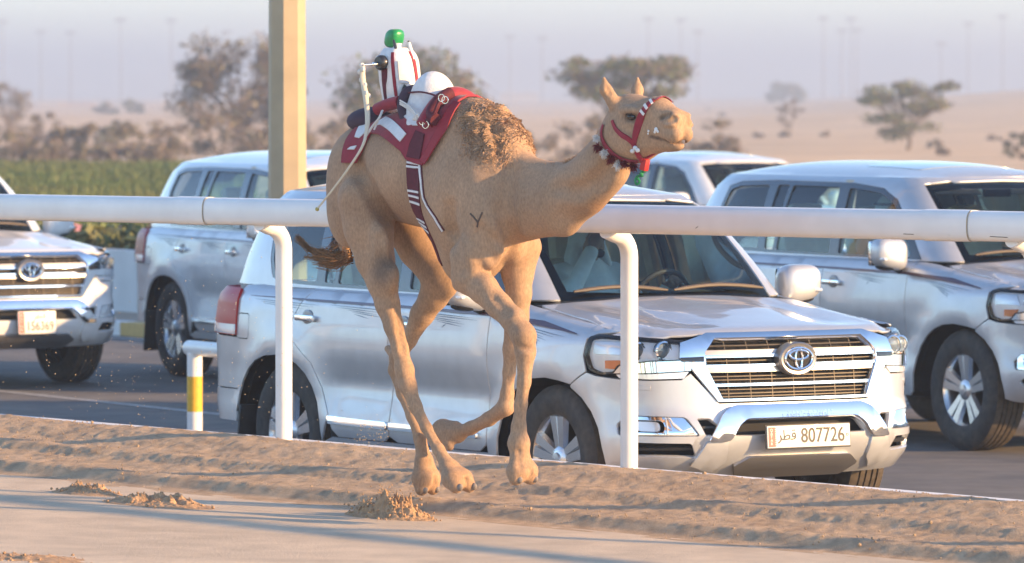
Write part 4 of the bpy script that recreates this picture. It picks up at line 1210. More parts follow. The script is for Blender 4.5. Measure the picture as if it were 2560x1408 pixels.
for i in range(17):
    px = 440 + i * 84 + r_.uniform(-30, 30); py = 418 + r_.uniform(-10, 6); hgt = r_.uniform(50, 120); wd = r_.uniform(60, 115)
    if px > 1900: continue
    tree('scrub_bush', px, py, px - wd, px + wd, py - hgt, py - 8, 'dusty brown scrub bush on the sand behind the wagons', 'bush', .3, clumps=14, per=70, seed=50 + i, group='scrub behind the wagons', leaf=leaf_d)
for i in range(34):
    px = r_.uniform(1750, 2580); py = 262 + 130 * r_.random() ** 1.3
    if 2180 < px < 2330 and py > 340: continue
    hgt = 4 + (py - 240) * .08 * r_.uniform(.5, 1.4); wd = hgt * r_.uniform(.9, 1.8)
    tree('desert_scrub', px, py, px - wd, px + wd, py - hgt, py - hgt * .2, 'small low tuft of scrub on the open desert', 'scrub', .3, clumps=5, per=24, seed=80 + i, group='scrub tufts on the desert', leaf=leaf_d, card=.22)

# green field and flower bed beyond the wall
crop = mat('green_crop', (.060, .110, .028), .75, var=.3, vscale=.25, col2=(.13, .135, .05))
soil = mat('field_soil', (.15, .125, .07), .95, var=.2, vscale=1)
def field_pt(px, D, z): return Vector(((px - 1280) / FPX * D, D, z))
g = np.random.default_rng(5)
tag(mesh_obj('field', [field_pt(px, D, .55) for D in (61, 80, 100, 125) for px in (-400, 0, 300, 620)], grid_faces(4, 4), soil), kind='structure')
n = 52000
D_ = 61 + 64 * g.random(n) ** .9; px = g.uniform(-120, 620, n)
P = np.stack([(px - 1280) / FPX * D_, D_, np.full(n, .55)], 1); h = .16 + .22 * g.random(n) + .12 * fbm2(P[:, 0] * .4, P[:, 1] * .15, 3, 4)
lean = g.normal(size=(n, 2)) * .10; w_ = .03 + .05 * g.random(n); an = g.uniform(0, math.pi, n)
V = np.stack([P + np.stack([np.cos(an) * w_, np.sin(an) * w_, 0 * h], 1), P - np.stack([np.cos(an) * w_, np.sin(an) * w_, 0 * h], 1), P + np.stack([lean[:, 0], lean[:, 1], h], 1)], 1).reshape(-1, 3)
tag(mesh_obj('green_crop', V, np.arange(n * 3).reshape(-1, 3), crop), 'green crop growing on the field beyond the white wall', 'crop', kind='stuff')
fl_leaf = mat('bed_leaf', (.085, .125, .03), .7, var=.35, vscale=.8, col2=(.14, .13, .05)); fl_pink = mat('pink_flower', (.42, .19, .24), .7, var=.2)
n = 42000
a = g.uniform(-60, 2, n); l = L1 + 1.62 + 2.6 * g.random(n)
base = np.array(RO)[None] + a[:, None] * np.array(HD) + l[:, None] * np.array(HL)
top = .92 + .16 * fbm2(a * .8, l * .8, 4, 6) - .05 * (l - L1 - 1.6)
z = .45 + (top - .45) * g.random(n) ** .5
base[:, 2] = z
a1 = g.normal(size=(n, 3)); a1 /= np.linalg.norm(a1, axis=1)[:, None]; b1 = np.cross(a1, g.normal(size=(n, 3))); b1 /= np.linalg.norm(b1, axis=1)[:, None]
V, F_ = quads([(base, a1 * .055, b1 * .035)])
tag(mesh_obj('flower_bed', V, F_, fl_leaf), 'leafy flower bed along the top of the white wall', 'plants', kind='stuff')
k = g.random(n) < .012; pk = base[k]; pk[:, 2] = top[k] * 1.0
V, F_ = quads([(pk, a1[k] * .05, b1[k] * .05)])
tag(mesh_obj('pink_flowers', V, F_, fl_pink), 'pink blossoms scattered over the flower bed', 'flowers', kind='stuff')
bed = [road_pt(a_, l_, .44) for a_ in np.linspace(-66, 4, 20) for l_ in (L1 + 1.51, L1 + 4.6)]
tag(mesh_obj('bed_soil', bed, grid_faces(20, 2), soil), kind='structure')

# sand rubble beyond the field
r_ = random.Random(8); it = []
for i in range(70):
    px = r_.choice([r_.gauss(270, 40), r_.gauss(165, 18), r_.uniform(-20, 430)]); c = at_height(px, 432 + r_.uniform(-10, 2), 0)
    it.append((c, r_.uniform(.05, .28), i))
tag(clods('sand_rubble', it, mat('pale_rubble', (.56, .38, .25), .95, var=.15, vscale=2), lib=CL2), 'heaps of pale sand rubble behind the green field', 'rubble', kind='stuff')

# far buildings and lighting masts on the horizon
cream = mat('cream_render', (.66, .52, .36), .85, var=.05)
orange_r = mat('ochre_render', (.58, .34, .16), .85)
win_dark = mat('far_window', (.10, .10, .11), .3)
def far_block(l, r, t, b, D, label, m=cream, wins=6):
    k = D / FPX; o = at_depth((l + r) / 2, b, D); W = (r - l) * k; Hh = (b - t) * k
    e = empty('far_building', o); tag(e, label, 'building', 'far buildings')
    MB().box((0, 4, Hh / 2 - 1), (W, 8, Hh + 2)).build('wall', m, e, smooth=False)
    MB().box((0, 4, Hh + .08), (W + .4, 8.4, .16)).build('roof', m, e, smooth=False)
    for i in range(wins): MB().box((-W / 2 + W * (i + .5) / wins, -.02, Hh * .55), (W / wins * .35, .06, Hh * .4)).build('window', win_dark, e, smooth=False)
    return e
far_block(95, 150, 258, 273, 1300, 'low cream building on the horizon next to the tall brown bush')
far_block(153, 228, 259, 273, 1320, 'low ochre and cream building on the horizon beside two flat bushes', orange_r)
far_block(360, 402, 257, 271, 1320, 'short cream building on the horizon beside the round bush', cream, 4)
far_block(470, 560, 260, 271, 1400, 'long cream wall on the horizon behind the half-bare tree', cream, 5)
far_block(1250, 1345, 233, 247, 1800, 'pale long building on the horizon beside the flat-topped acacia', cream, 5)
mast_m = mat('mast_steel', (.30, .29, .29), .6, .3)
MAST = None
for px, t in ((8, 55), (102, 80), (176, 82), (302, 50), (428, 52), (502, 84), (568, 80), (1275, 92), (1355, 96), (1620, 48), (1702, 50), (1744, 80), (2058, 46), (2128, 48), (2104, 78), (2142, 76), (2352, 110), (2420, 60), (2506, 42)):
    D = 1500.0; base = at_depth(px, 262, D); Hh = (262 - t) / FPX * D
    e = empty('lighting_mast', base); tag(e, 'faint tall lighting mast in the haze over the horizon', 'mast', 'lighting masts in the haze')
    MB().tube([(0, 0, -2), (0, 0, Hh)], [.35, .18], 8).build('mast', mast_m, e)
    MB().box((0, 0, Hh), (2.6, .6, .9), bev=.1).build('lamp_head', mast_m, e)
# ================================================================== the camel (one continuous skin from a blended volume)
CTH = R(43.0)
CH = Vector((math.sin(CTH), -math.cos(CTH), 0)); CLf = Vector((math.cos(CTH), math.sin(CTH), 0))
CO = Vector(((1090 - 1280) / FPX * 26.35, 26.35, TRZ))
def to_local(P): d = P - CO; return Vector((d.dot(CH), d.dot(CLf), d.z))
def to_world(p): return CO + CH * p[0] + CLf * p[1] + Vector((0, 0, p[2]))
CAM_O = Vector((0, 0, CAMH))
def K(px, py, y=0.0):
    """photo pixel on the plane 'y metres left of the camel's middle' -> camel coordinates"""
    d = ray(px, py); t = (y - (CAM_O - CO).dot(CLf)) / d.dot(CLf)
    return to_local(CAM_O + d * t)
PXM = 26.3 / FPX       # metres per photo pixel at the camel

class Vol:
    def __init__(s): s.pr = []
    def cone(s, a, b, ra, rb, k=.05, sub=False, ys=1.0): s.pr.append(('c', np.array(a, float), np.array(b, float), ra, rb, k, sub, ys)); return s
    def chain(s, pts, k=.04, ys=1.0):
        for (a, ra), (b, rb) in zip(pts[:-1], pts[1:]): s.cone(a, b, ra, rb, k, False, ys)
        return s
    def ell(s, c, r, rot=None, k=.05, sub=False):
        M = np.array(rot.to_matrix()) if rot is not None else np.eye(3)
        s.pr.append(('e', np.array(c, float), np.array(r, float), M, None, k, sub, 1.0)); return s
    def bound(s, p):
        if p[0] == 'c':
            r = max(p[3], p[4]); q = np.array([r, r / p[7], r]); return np.minimum(p[1], p[2]) - q, np.maximum(p[1], p[2]) + q
        r = p[2].max(); return p[1] - r, p[1] + r
    @staticmethod
    def d(p, X):
        if p[0] == 'c':
            a, b, ra, rb, ys = p[1], p[2], p[3], p[4], p[7]
            S_ = np.array([1, ys, 1]); A = a * S_; Bq = b * S_; Xs = X * S_
            ab = Bq - A; t = np.clip(((Xs - A) @ ab) / (ab @ ab + 1e-12), 0, 1)
            return np.linalg.norm(Xs - A - t[..., None] * ab, axis=-1) - (ra + (rb - ra) * t)
        q = (X - p[1]) @ p[3] / p[2]; k0 = np.linalg.norm(q, axis=-1); k1 = np.linalg.norm(q / p[2], axis=-1)
        return k0 * (k0 - 1) / (k1 + 1e-9)
    def eval(s, X):
        f = np.full(X.shape[:-1], 1e3)
        for p in s.pr:
            dd = s.d(p, X); k = p[5]
            if p[6]: h = np.maximum(k - np.abs(f + dd), 0) / k; f = np.maximum(f, -dd) + h * h * k / 4
            else: h = np.maximum(k - np.abs(f - dd), 0) / k; f = np.minimum(f, dd) - h * h * k / 4
        return f
    def mesh(s, h, axes=None, project=False):
        lo = np.min([s.bound(p)[0] for p in s.pr if not p[6]], 0) - 3 * h; hi = np.max([s.bound(p)[1] for p in s.pr if not p[6]], 0) + 3 * h
        ax = []
        for i in range(3):
            if axes is not None and axes[i]:
                q = [lo[i]]
                while q[-1] < hi[i]: q.append(q[-1] + axes[i](q[-1]))
                ax.append(np.array(q))
            else: ax.append(lo[i] + h * np.arange(int(np.ceil((hi[i] - lo[i]) / h)) + 1))
        n = np.array([len(a) for a in ax])
        F_ = np.full(n, 1.0, np.float32)
        for p in s.pr:
            k = p[5]; b0, b1 = s.bound(p); m = k * 1.05 + 2 * h
            i0 = [max(int(np.searchsorted(ax[i], b0[i] - m)) - 1, 0) for i in range(3)]; i1 = [min(int(np.searchsorted(ax[i], b1[i] + m)) + 1, n[i]) for i in range(3)]
            X = np.stack(np.meshgrid(*[ax[i][i0[i]:i1[i]].astype(np.float32) for i in range(3)], indexing='ij'), -1)
            dd = s.d(p, X); sl = tuple(slice(i0[i], i1[i]) for i in range(3)); f = F_[sl]
            if p[6]: hh = np.maximum(k - np.abs(f + dd), 0) / k; F_[sl] = np.maximum(f, -dd) + hh * hh * k / 4
            else: hh = np.maximum(k - np.abs(f - dd), 0) / k; F_[sl] = np.minimum(f, dd) - hh * hh * k / 4
        I, Q = surface_nets(F_)
        P_ = np.stack([np.interp(I[:, i], np.arange(n[i]), ax[i]) for i in range(3)], 1)
        if not project: return P_, Q
        # smooth normals straight from the volume
        i0 = np.clip(np.floor(I).astype(int), 1, n - 3); fr = I - i0
        G_ = np.zeros_like(P_)
        for a in range(3):
            g0 = 0
            for c_ in range(8):
                o = np.array([c_ >> 2 & 1, c_ >> 1 & 1, c_ & 1]); q = i0 + o
                w_ = np.prod(np.where(o, fr, 1 - fr), 1)
                qp = q.copy(); qm = q.copy(); qp[:, a] += 1; qm[:, a] -= 1
                g0 = g0 + w_ * (F_[tuple(qp.T)] - F_[tuple(qm.T)]) / (ax[a][qp[:, a]] - ax[a][qm[:, a]])
            G_[:, a] = g0
        return P_, Q, G_ / (np.linalg.norm(G_, axis=1)[:, None] + 1e-9)
def surface_nets(F_):
    ins = F_ < 0
    nx, ny, nz = F_.shape
    acc = np.zeros((nx - 1, ny - 1, nz - 1, 3), np.float32); cnt = np.zeros((nx - 1, ny - 1, nz - 1), np.float32)
    for a in range(3):
        others = [i for i in range(3) if i != a]
        for p in (0, 1):
            for q in (0, 1):
                o0 = [0, 0, 0]; o0[others[0]] = p; o0[others[1]] = q; o1 = list(o0); o1[a] = 1
                s0 = tuple(slice(o0[i], F_.shape[i] - 1 + o0[i]) for i in range(3)); s1 = tuple(slice(o1[i], F_.shape[i] - 1 + o1[i]) for i in range(3))
                f0, f1 = F_[s0], F_[s1]; m = (f0 < 0) != (f1 < 0)
                t = np.where(m, f0 / np.where(m, f0 - f1, 1), 0)
                for i in range(3):
                    acc[..., i] += np.where(m, (t if i == a else float(o0[i])), 0)
                cnt += m
    act = cnt > 0
    idx = -np.ones(act.shape, np.int64); ii = np.argwhere(act); idx[act] = np.arange(len(ii))
    V = ii + acc[act] / cnt[act][:, None]
    faces = []
    for a in range(3):
        b, c = (a + 1) % 3, (a + 2) % 3
        s0 = [slice(None)] * 3; s1 = [slice(None)] * 3; s0[a] = slice(0, -1); s1[a] = slice(1, None)
        e0, e1 = ins[tuple(s0)], ins[tuple(s1)]; cr = np.argwhere(e0 != e1)
        k = (cr[:, b] > 0) & (cr[:, c] > 0) & (cr[:, b] < F_.shape[b] - 1) & (cr[:, c] < F_.shape[c] - 1); cr = cr[k]
        if not len(cr): continue
        fl = e0[tuple(cr.T)]
        def cell(db, dc): q = cr.copy(); q[:, b] += db; q[:, c] += dc; return idx[tuple(q.T)]
        Q = np.stack([cell(-1, -1), cell(0, -1), cell(0, 0), cell(-1, 0)], 1)
        Q = np.where(fl[:, None], Q, Q[:, ::-1]); faces.append(Q)
    return V, np.concatenate(faces)

cv = Vol()
m_ = PXM
YN, YF = -.165, .165      # near (right) and far (left) leg planes
# torso
hip = K(925, 432); mid = K(1055, 432); sho = K(1190, 480)
def up(p, dz, dx=0.0, y=None): return Vector((p[0] + dx, p[1] if y is None else y, p[2] + dz))
cv.cone(hip, mid, .185, .215, .07, ys=1.0); cv.cone(mid, sho, .215, .275, .08, ys=1.10)
cv.ell(up(mid, .0), (.32, .225, .225), k=.08)
cv.ell(up(sho, -.09), (.24, .195, .315), k=.08)                       # deep chest
cv.ell(K(1172, 640), (.14, .11, .145), k=.07)                          # breast pad
cv.cone(up(hip, .01, .0), up(hip, -.05, -.10), .165, .115, .07)       # croup
for y in (-1, 1):
    cv.ell(up(hip, .03, .03, y * .115), (.14, .085, .13), k=.07)       # hip bones
    cv.ell(up(hip, -.13, .03, y * .135), (.155, .095, .23), rot=Euler((0, R(10), 0)), k=.07)   # haunch
    cv.ell(K(1205, 555, y * .15), (.125, .085, .23), rot=Euler((0, R(-14), 0)), k=.07)        # shoulder blade
# hump
cv.ell(K(1205, 385), (.25, .15, .215), k=.12); cv.ell(K(1178, 322), (.19, .105, .125), rot=Euler((0, R(-8), 0)), k=.09); cv.ell(K(1248, 392), (.15, .125, .15), rot=Euler((0, R(25), 0)), k=.11)
cv.cone(K(935, 385), K(1160, 345), .145, .155, .10)      # loin and back
# neck
nk = [((1225, 485), .185), ((1300, 503), .150), ((1395, 500), .126), ((1462, 465), .112), ((1510, 415), .104), ((1553, 352), .104)]
cv.chain([(K(px, py), r) for (px, py), r in nk], .09, ys=1.22)
cv.cone(K(1285, 560), K(1415, 558), .072, .040, .07, ys=1.1)           # lower neck line
cv.cone(K(1415, 558), K(1540, 436), .040, .034, .06, ys=1.1)
cv.cone(K(1265, 425), K(1390, 440), .085, .050, .08, ys=1.2)            # crest
# head
H0 = K(1542, 240)
HP, HYW = R(2.0), 0.0
HM = Matrix.Rotation(HYW, 3, 'Z') @ Matrix.Rotation(HP, 3, 'Y')
def hd(x, y, z): return H0 + HM @ Vector((x, y, z))
HR = HM.to_euler()
cv.ell(hd(.10, 0, -.100), (.120, .092, .098), rot=HR, k=.05)
cv.cone(hd(.10, 0, -.072), hd(.27, 0, -.066), .076, .064, .05); cv.cone(hd(.27, 0, -.066), hd(.375, 0, -.098), .064, .058, .04)
cv.cone(hd(.05, 0, -.175), hd(.15, 0, -.205), .095, .084, .06); cv.cone(hd(.15, 0, -.205), hd(.33, 0, -.190), .080, .046, .05)
cv.cone(hd(.25, 0, -.135), hd(.37, 0, -.140), .068, .062, .04)
for s in (-1, 1):
    cv.ell(hd(.125, s * .060, -.160), (.090, .040, .080), rot=HR, k=.04)          # cheek
    cv.ell(hd(.172, s * .080, -.060), (.060, .030, .024), rot=HR, k=.020)         # brow
    cv.ell(hd(.15, s * .074, -.118), (.065, .022, .018), rot=HR, k=.02)          # cheek bone
    cv.ell(hd(.196, s * .106, -.093), (.036, .026, .017), rot=HR, k=.012, sub=True)  # eye socket
    cv.ell(hd(.398, s * .034, -.158), (.054, .036, .042), rot=HR, k=.016)         # split upper lip
    cv.ell(hd(.402, s * .040, -.092), (.044, .028, .034), rot=HR, k=.02)          # nostril wing
    cv.ell(hd(.402, s * .054, -.116), (.036, .024, .013), rot=HR, k=.010); cv.cone(hd(.400, s * .080, -.100), hd(.432, s * .062, -.088), .011, .017, .005, sub=True); cv.cone(hd(.432, s * .062, -.088), hd(.456, s * .036, -.080), .016, .009, .005, sub=True)
    e0 = hd(.060, s * .070, -.035)
    cv.cone(e0, hd(.030, s * .100, .030), .032, .028, .02); cv.cone(hd(.030, s * .100, .030), hd(.022, s * .106, .082), .027, .007, .012)
    cv.cone(hd(.066, s * .112, .018), hd(.050, s * .120, .060), .013, .006, .010, sub=True)
cv.ell(hd(.365, 0, -.212), (.066, .040, .026), rot=HR, k=.020)                     # lower lip
for s in (-1, 1):
    cv.cone(hd(.440, 0, -.194), hd(.37, s * .062, -.188), .010, .008, .006, sub=True); cv.cone(hd(.37, s * .062, -.188), hd(.275, s * .074, -.168), .008, .006, .008, sub=True)
cv.cone(hd(.452, 0, -.168), hd(.446, 0, -.115), .006, .004, .010, sub=True)
# legs: pixel chains
def leg(pts, y, k=.03): cv.chain([(K(px, py, y + dy), (hw - (6 if hw > 36 else 3.2)) * m_) for px, py, hw, dy in pts], k * .7)
leg([(912, 500, 74, .0), (922, 570, 68, 0), (938, 650, 54, 0), (956, 706, 44, 0), (969, 762, 33, 0), (985, 817, 27, 0), (1000, 872, 23, 0), (1011, 925, 26, 0), (1020, 965, 24, 0), (1038, 1015, 19, 0), (1066, 1070, 16, 0), (1096, 1124, 17, 0), (1120, 1166, 23, 0)], YN)
leg([(1005, 950, 20, 0), (1001, 968, 15, 0)], YN, .02)                     # point of hock
cv.ell(K(966, 690, YN - .03), (.075, .045, .085), k=.05)                   # stifle
leg([(1008, 540, 70, 0), (1050, 620, 60, 0), (1098, 692, 50, 0), (1085, 740, 42, 0), (1056, 785, 33, 0), (1023, 850, 22, 0), (996, 888, 25, 0), (988, 925, 20, 0), (1006, 985, 17, 0), (1030, 1040, 17, 0), (1050, 1096, 18, 0), (1060, 1150, 23, 0)], YF)
leg([(980, 878, 18, 0), (970, 872, 13, 0)], YF, .02)
cv.ell(K(1112, 708, YF), (.075, .05, .075), k=.05)
leg([(1180, 640, 62, 0), (1176, 690, 52, 0), (1208, 722, 42, 0), (1248, 765, 34, 0), (1284, 800, 33, 0), (1309, 840, 33, 0), (1314, 880, 27, 0), (1310, 955, 19, 0), (1302, 1012, 18, 0), (1297, 1066, 20, 0), (1297, 1108, 29, 0), (1301, 1150, 26, 0)], YN)
leg([(1170, 690, 36, 0), (1150, 710, 22, 0)], YN, .04)                     # elbow
leg([(1298, 620, 62, 0), (1294, 680, 46, 0), (1297, 735, 37, 0), (1291, 795, 33, 0), (1279, 873, 24, 0), (1273, 930, 18, 0), (1268, 985, 19, 0), (1264, 1018, 24, 0), (1222, 1048, 20, 0), (1178, 1070, 19, 0), (1142, 1084, 22, 0)], YF)
cv.ell(K(1170, 648, YN - .045), (.060, .045, .105), rot=Euler((0, R(-10), 0)), k=.035)      # triceps
cv.ell(K(1212, 722, YN - .02), (.055, .040, .075), rot=Euler((0, R(-35), 0)), k=.025)
cv.ell(K(905, 545, YN - .05), (.075, .045, .15), rot=Euler((0, R(-8), 0)), k=.04)            # thigh
cv.ell(K(950, 610, YN - .05), (.050, .040, .10), rot=Euler((0, R(-12), 0)), k=.03)
cv.ell(K(1230, 610, -.06), (.085, .065, .085), k=.03); cv.ell(K(1275, 612, .07), (.085, .065, .085), k=.03)   # breast
# feet: broad two-toed pads
def foot(fet, toe, y, w=.030, r=.045, k=.02, spread=.036):
    f = K(*fet, y); t = K(*toe, y); d = (t - f)
    sd = Vector((0, 1, 0)); 
    for s in (-1, 1):
        a = f + sd * s * spread * .45; b = t + sd * s * spread
        cv.cone(a, a + (b - a) * .6, r * .72, r, .025); cv.cone(a + (b - a) * .6, b, r, r * .72, .015)
    c = f + d * .62
    cv.ell(c, (.062, .056, .040), k=.03)
    cv.cone(f + d * .55 + Vector((.062, 0, .0)), t + Vector((.05, 0, -.02)), .010, .016, .012, sub=True)
foot((1124, 1170), (1156, 1216), YN, spread=.042); foot((1060, 1155), (1068, 1222), YF, spread=.036); foot((1301, 1152), (1308, 1196), YN, spread=.047)
cv.cone(K(1142, 1084, YF), K(1108, 1076, YF), .044, .050, .03); cv.ell(K(1108, 1078, YF), (.05, .055, .05), k=.03)
for s in (-1, 1): cv.cone(K(1112, 1086, YF + s * .032), K(1124, 1116, YF + s * .036), .032, .022, .02)
cv.cone(K(1128, 1066, YF), K(1140, 1062, YF), .026, .018, .02)
# tail dock
TLP = [K(862, 470, -.02), K(846, 540, -.06), K(862, 610, -.06), K(870, 640, -.07)]
cv.chain([(TLP[0], .034), (TLP[1], .026), (TLP[2], .022), (TLP[3], .02)], .04)
# folds of skin between the muscles
def grad(X, e=.003):
    return np.stack([cv.eval(X + np.array(o)) - cv.eval(X - np.array(o)) for o in ((e, 0, 0), (0, e, 0), (0, 0, e))], -1) / (2 * e)
def on_skin(px, py, off=.004, t=22.0):
    d = ray(px, py); O = CAM_O
    for i in range(90):
        q = np.array([to_local(O + d * t)]); f = float(cv.eval(q)[0])
        if f < .0006: break
        t += max(f * .8, .0006)
    p = to_local(O + d * t); g_ = grad(np.array([p]))[0]; g_ /= np.linalg.norm(g_) + 1e-9
    return p + Vector(g_) * off, Vector(g_)
folds = [([(890, 398), (898, 428), (925, 472), (950, 510), (970, 542)], .016, .05, .008),
         ([(1274, 425), (1267, 480), (1264, 525), (1272, 570), (1292, 602)], .014, .06, .007),
         ([(1128, 520), (1131, 580), (1138, 630), (1150, 672)], .013, .05, .006),
         ([(1196, 585), (1222, 625), (1238, 652)], .013, .04, .004),
         ([(1205, 570), (1225, 598), (1260, 612)], .010, .04, .005),
         ([(1392, 470), (1440, 480), (1490, 455), (1520, 420)], .012, .06, .006),
         ([(1032, 985), (1060, 1040), (1092, 1105)], .0045, .012, .001), ([(1300, 930), (1298, 1000), (1294, 1080)], .0045, .012, .001),
         ([(1278, 905), (1270, 960)], .0045, .012, .001), ([(1235, 745), (1270, 782)], .007, .03, .002), ([(990, 760), (1000, 830), (1008, 880)], .006, .02, .002),
         ([(948, 600), (955, 640), (975, 655)], .009, .04, .003), ([(1298, 870), (1330, 872)], .006, .02, .002), ([(1296, 1128), (1300, 1165)], .006, .015, .001)]
newp = []
for pts, r0, k0, off in folds:
    q = [q_ for q_ in (on_skin(*p_, off=off)[0] for p_ in pts) if q_.length < 6]
    newp += [(a, b_, r0, k0) for a, b_ in zip(q[:-1], q[1:])]
NOS = [on_skin(px_, py_, off=.002)[0] for px_, py_ in ((1654, 294), (1661, 289), (1670, 286))]
for s in (1, -1):
    q = [Vector((p_.x, p_.y * s, p_.z)) for p_ in NOS]
    newp += [(q[0], q[1], .0085, .006), (q[1], q[2], .0105, .006)]
for a, b_, r0, k0 in newp: cv.cone(a, b_, r0 * 1.55, r0 * 1.55, k0, sub=True)
hx0 = K(1500, 300).x; hz0 = H0.z - .34
V, F_, G_ = cv.mesh(.009, (lambda x: .0055 if x > hx0 else .0095, lambda y: .0060 if abs(y) < .14 else .0085, lambda z: .0055 if z > hz0 and z < H0.z + .12 else (.0085 if z > .35 else .007)), True)
# wool on the hump
hc = np.array(K(1250, 325))
xs_ = V[:, 0] - hc[0] + (V[:, 2] - hc[2]) * .55 + .03 * np.array([mnoise.noise(Vector(p) * 6) for p in V])
hw_ = np.exp(-((np.abs(xs_) / .125) ** 2.6 + (np.abs(V[:, 2] - hc[2]) / .150) ** 2.6))
hw_ = np.where(V[:, 0] > K(1340, 400)[0] + .1, 0, np.clip(hw_ * 1.25 - .08, 0, 1))
nz = np.array([mnoise.turbulence(Vector(p) * 17.0, 3, False, noise_basis='BLENDER') if w_ > .02 else 0 for p, w_ in zip(V, hw_)])
sel = hw_ > .02
V = V + G_ * (hw_ * (nz - .45) * .015)[:, None]
# coat colours
base = np.array([.368, .232, .140])
C = np.tile(base, (len(V), 1))
zn = np.array([mnoise.noise(Vector(p) * 5) for p in V[::1]])
C *= (1 + .16 * zn)[:, None] * (1 + .07 * np.array([mnoise.noise(Vector((p[0] * 14, p[1] * 14, p[2] * 5))) for p in V]))[:, None]
def mixc(w_, c): 
    global C
    C = C * (1 - w_[:, None]) + np.array(c) * w_[:, None]
mixc(hw_ * .5, (.35, .195, .105))
def spot(p, r, c, a=1.0):
    d2 = (((V - np.array(p)) / np.array(r)) ** 2).sum(1); mixc(a * np.exp(-d2 ** 1.5), c)
spot(K(962, 672, YN - .05), (.06, .12, .085), (.115, .078, .056), .8)         # callus on the stifle
spot(K(1312, 850, YN), (.05, .09, .08), (.25, .145, .080), .5)
spot(K(1000, 560, YF), (.10, .12, .18), (.16, .10, .065), .6)
spot(K(1480, 520), (.20, .10, .05), (.30, .150, .068), .6)
spot(K(1060, 330), (.25, .3, .10), (.27, .150, .080), .5)
spot(K(1020, 520), (.25, .35, .09), (.20, .105, .055), .6)
low = np.clip((.55 - V[:, 2]) / .5, 0, 1); mixc(low * .4, (.36, .200, .105))
for s in (-1, 1): [spot(Vector((p_.x, p_.y * -s, p_.z)), (.017, .017, .013), (.030, .018, .014), .98) for p_ in NOS]; spot(hd(.186, s * .09, -.088), (.042, .04, .026), (.12, .075, .05), .75)
[spot(hd(.42 - .03 * i, s * (.012 + .014 * i), -.193 + .005 * i), (.022, .022, .009), (.07, .04, .03), .9) for i in range(5) for s in (-1, 1)]
fur = mat('camel_coat', (.47, .315, .19), .88, attr='coat', var=.20, vscale=45, bump=.55, bscale=170, stretch=(1, 1, .45), bdist=.004, sheen=.05)
CAMEL = mesh_obj('camel', V, F_, fur, smooth=True)
ca = CAMEL.data.color_attributes.new('coat', 'FLOAT_COLOR', 'POINT')
ca.data.foreach_set('color', np.concatenate([C, np.ones((len(C), 1))], 1).astype(np.float32).ravel())
CM = Matrix.Translation(CO) @ Matrix(((CH.x, CLf.x, 0), (CH.y, CLf.y, 0), (0, 0, 1))).to_4x4()
CAMEL.matrix_world = CM
tag(CAMEL, 'tan racing camel galloping with all four feet off the sand', 'camel')
# eyes
eye_m = mat('eye_dark', (.018, .012, .009), .05, coat=1.0)
for s in (-1, 1):
    MB().ell(hd(.186, s * .084, -.088), (.022, .018, .0165), 16, 12).build('eye', eye_m, CAMEL)
    lash = MB()
    for i in range(9):
        a = hd(.168 + .0045 * i, s * .102, -.074 + .002 * math.sin(i)); lash.tube([a, a + Vector((.006, s * .010, -.016))], [.0016, .0006], 4)
    lash.build('eyelashes', mat('lash_dark', (.03, .02, .015), .8), CAMEL)
# toe nails
nail = mat('toe_nail', (.20, .17, .15), .5)
for (tx, ty, y, sp_) in ((1158, 1219, YN, .044), (1068, 1226, YF, .038), (1309, 1200, YN, .049)):
    for s in (-1, 1):
        c = K(tx, ty, y) + Vector((.024, s * sp_, .004)); MB().ell(c, (.018, .014, .018), 10, 8).build('toe_nail', nail, CAMEL)
# the brand mark on the shoulder is written in dark hair: three short strokes on the skin
bm_ = MB()
for st in ([(1176, 534), (1186, 545), (1195, 556)], [(1206, 531), (1200, 545), (1195, 556)], [(1195, 556), (1193, 568)]):
    pts = [q_ for q_ in (on_skin(*q, off=.0005)[0] for q in st) if q_.length < 6]
    if len(pts) > 1: bm_.tube(pts, .0045, 5)
bm_.build('brand_mark', mat('brand_dark', (.10, .07, .055), .9), CAMEL)
# wool strands on the hump, hair of the tail
def strands(items, w, seed=1):
    """items: list of point lists -> thin ribbons"""
    Vv = []; Ff = []
    for pts in items:
        n0 = len(Vv); k = len(pts)
        d = (pts[-1] - pts[0]).normalized(); s_ = d.cross(Vector((random.gauss(0, 1), random.gauss(0, 1), random.gauss(0, 1)))).normalized()
        for i, p in enumerate(pts):
            ww = w * (1 - .8 * i / (k - 1)); Vv += [p - s_ * ww, p + s_ * ww]
        Ff += [(n0 + 2 * i, n0 + 2 * i + 1, n0 + 2 * i + 3, n0 + 2 * i + 2) for i in range(k - 1)]
    return Vv, Ff
it = []; idx = np.where(hw_ > rng.uniform(.1, .7, len(hw_)))[0]; rs = random.Random(9)
for i in rs.choices(list(idx), k=9000):
    p = Vector(V[i]); n = Vector(G_[i]).normalized() if sel[i] else Vector((0, 0, 1))
    curl = mnoise.noise_vector(p * 14) 
    t1 = (Vector((-.4, 0, -.6)) + curl * 1.6); t1 -= n * t1.dot(n) * .7
    L = rs.uniform(.008, .024) * (.15 + .85 * hw_[i])
    p1 = p + n * L * .45 + t1 * L * .4; p2 = p1 + n * L * .1 + (t1 + Vector(mnoise.noise_vector(p * 30)) * 1.2) * L * .6
    it.append([p, p1, p2])
Vv, Ff = strands(it, .0028)
wool = mesh_obj('hump_wool', Vv, Ff, mat('hump_wool', (.39, .232, .132), .85, var=.22, vscale=30, col2=(.45, .290, .176), sheen=.3), CAMEL, smooth=True); wool['kind'] = 'stuff'
it = []
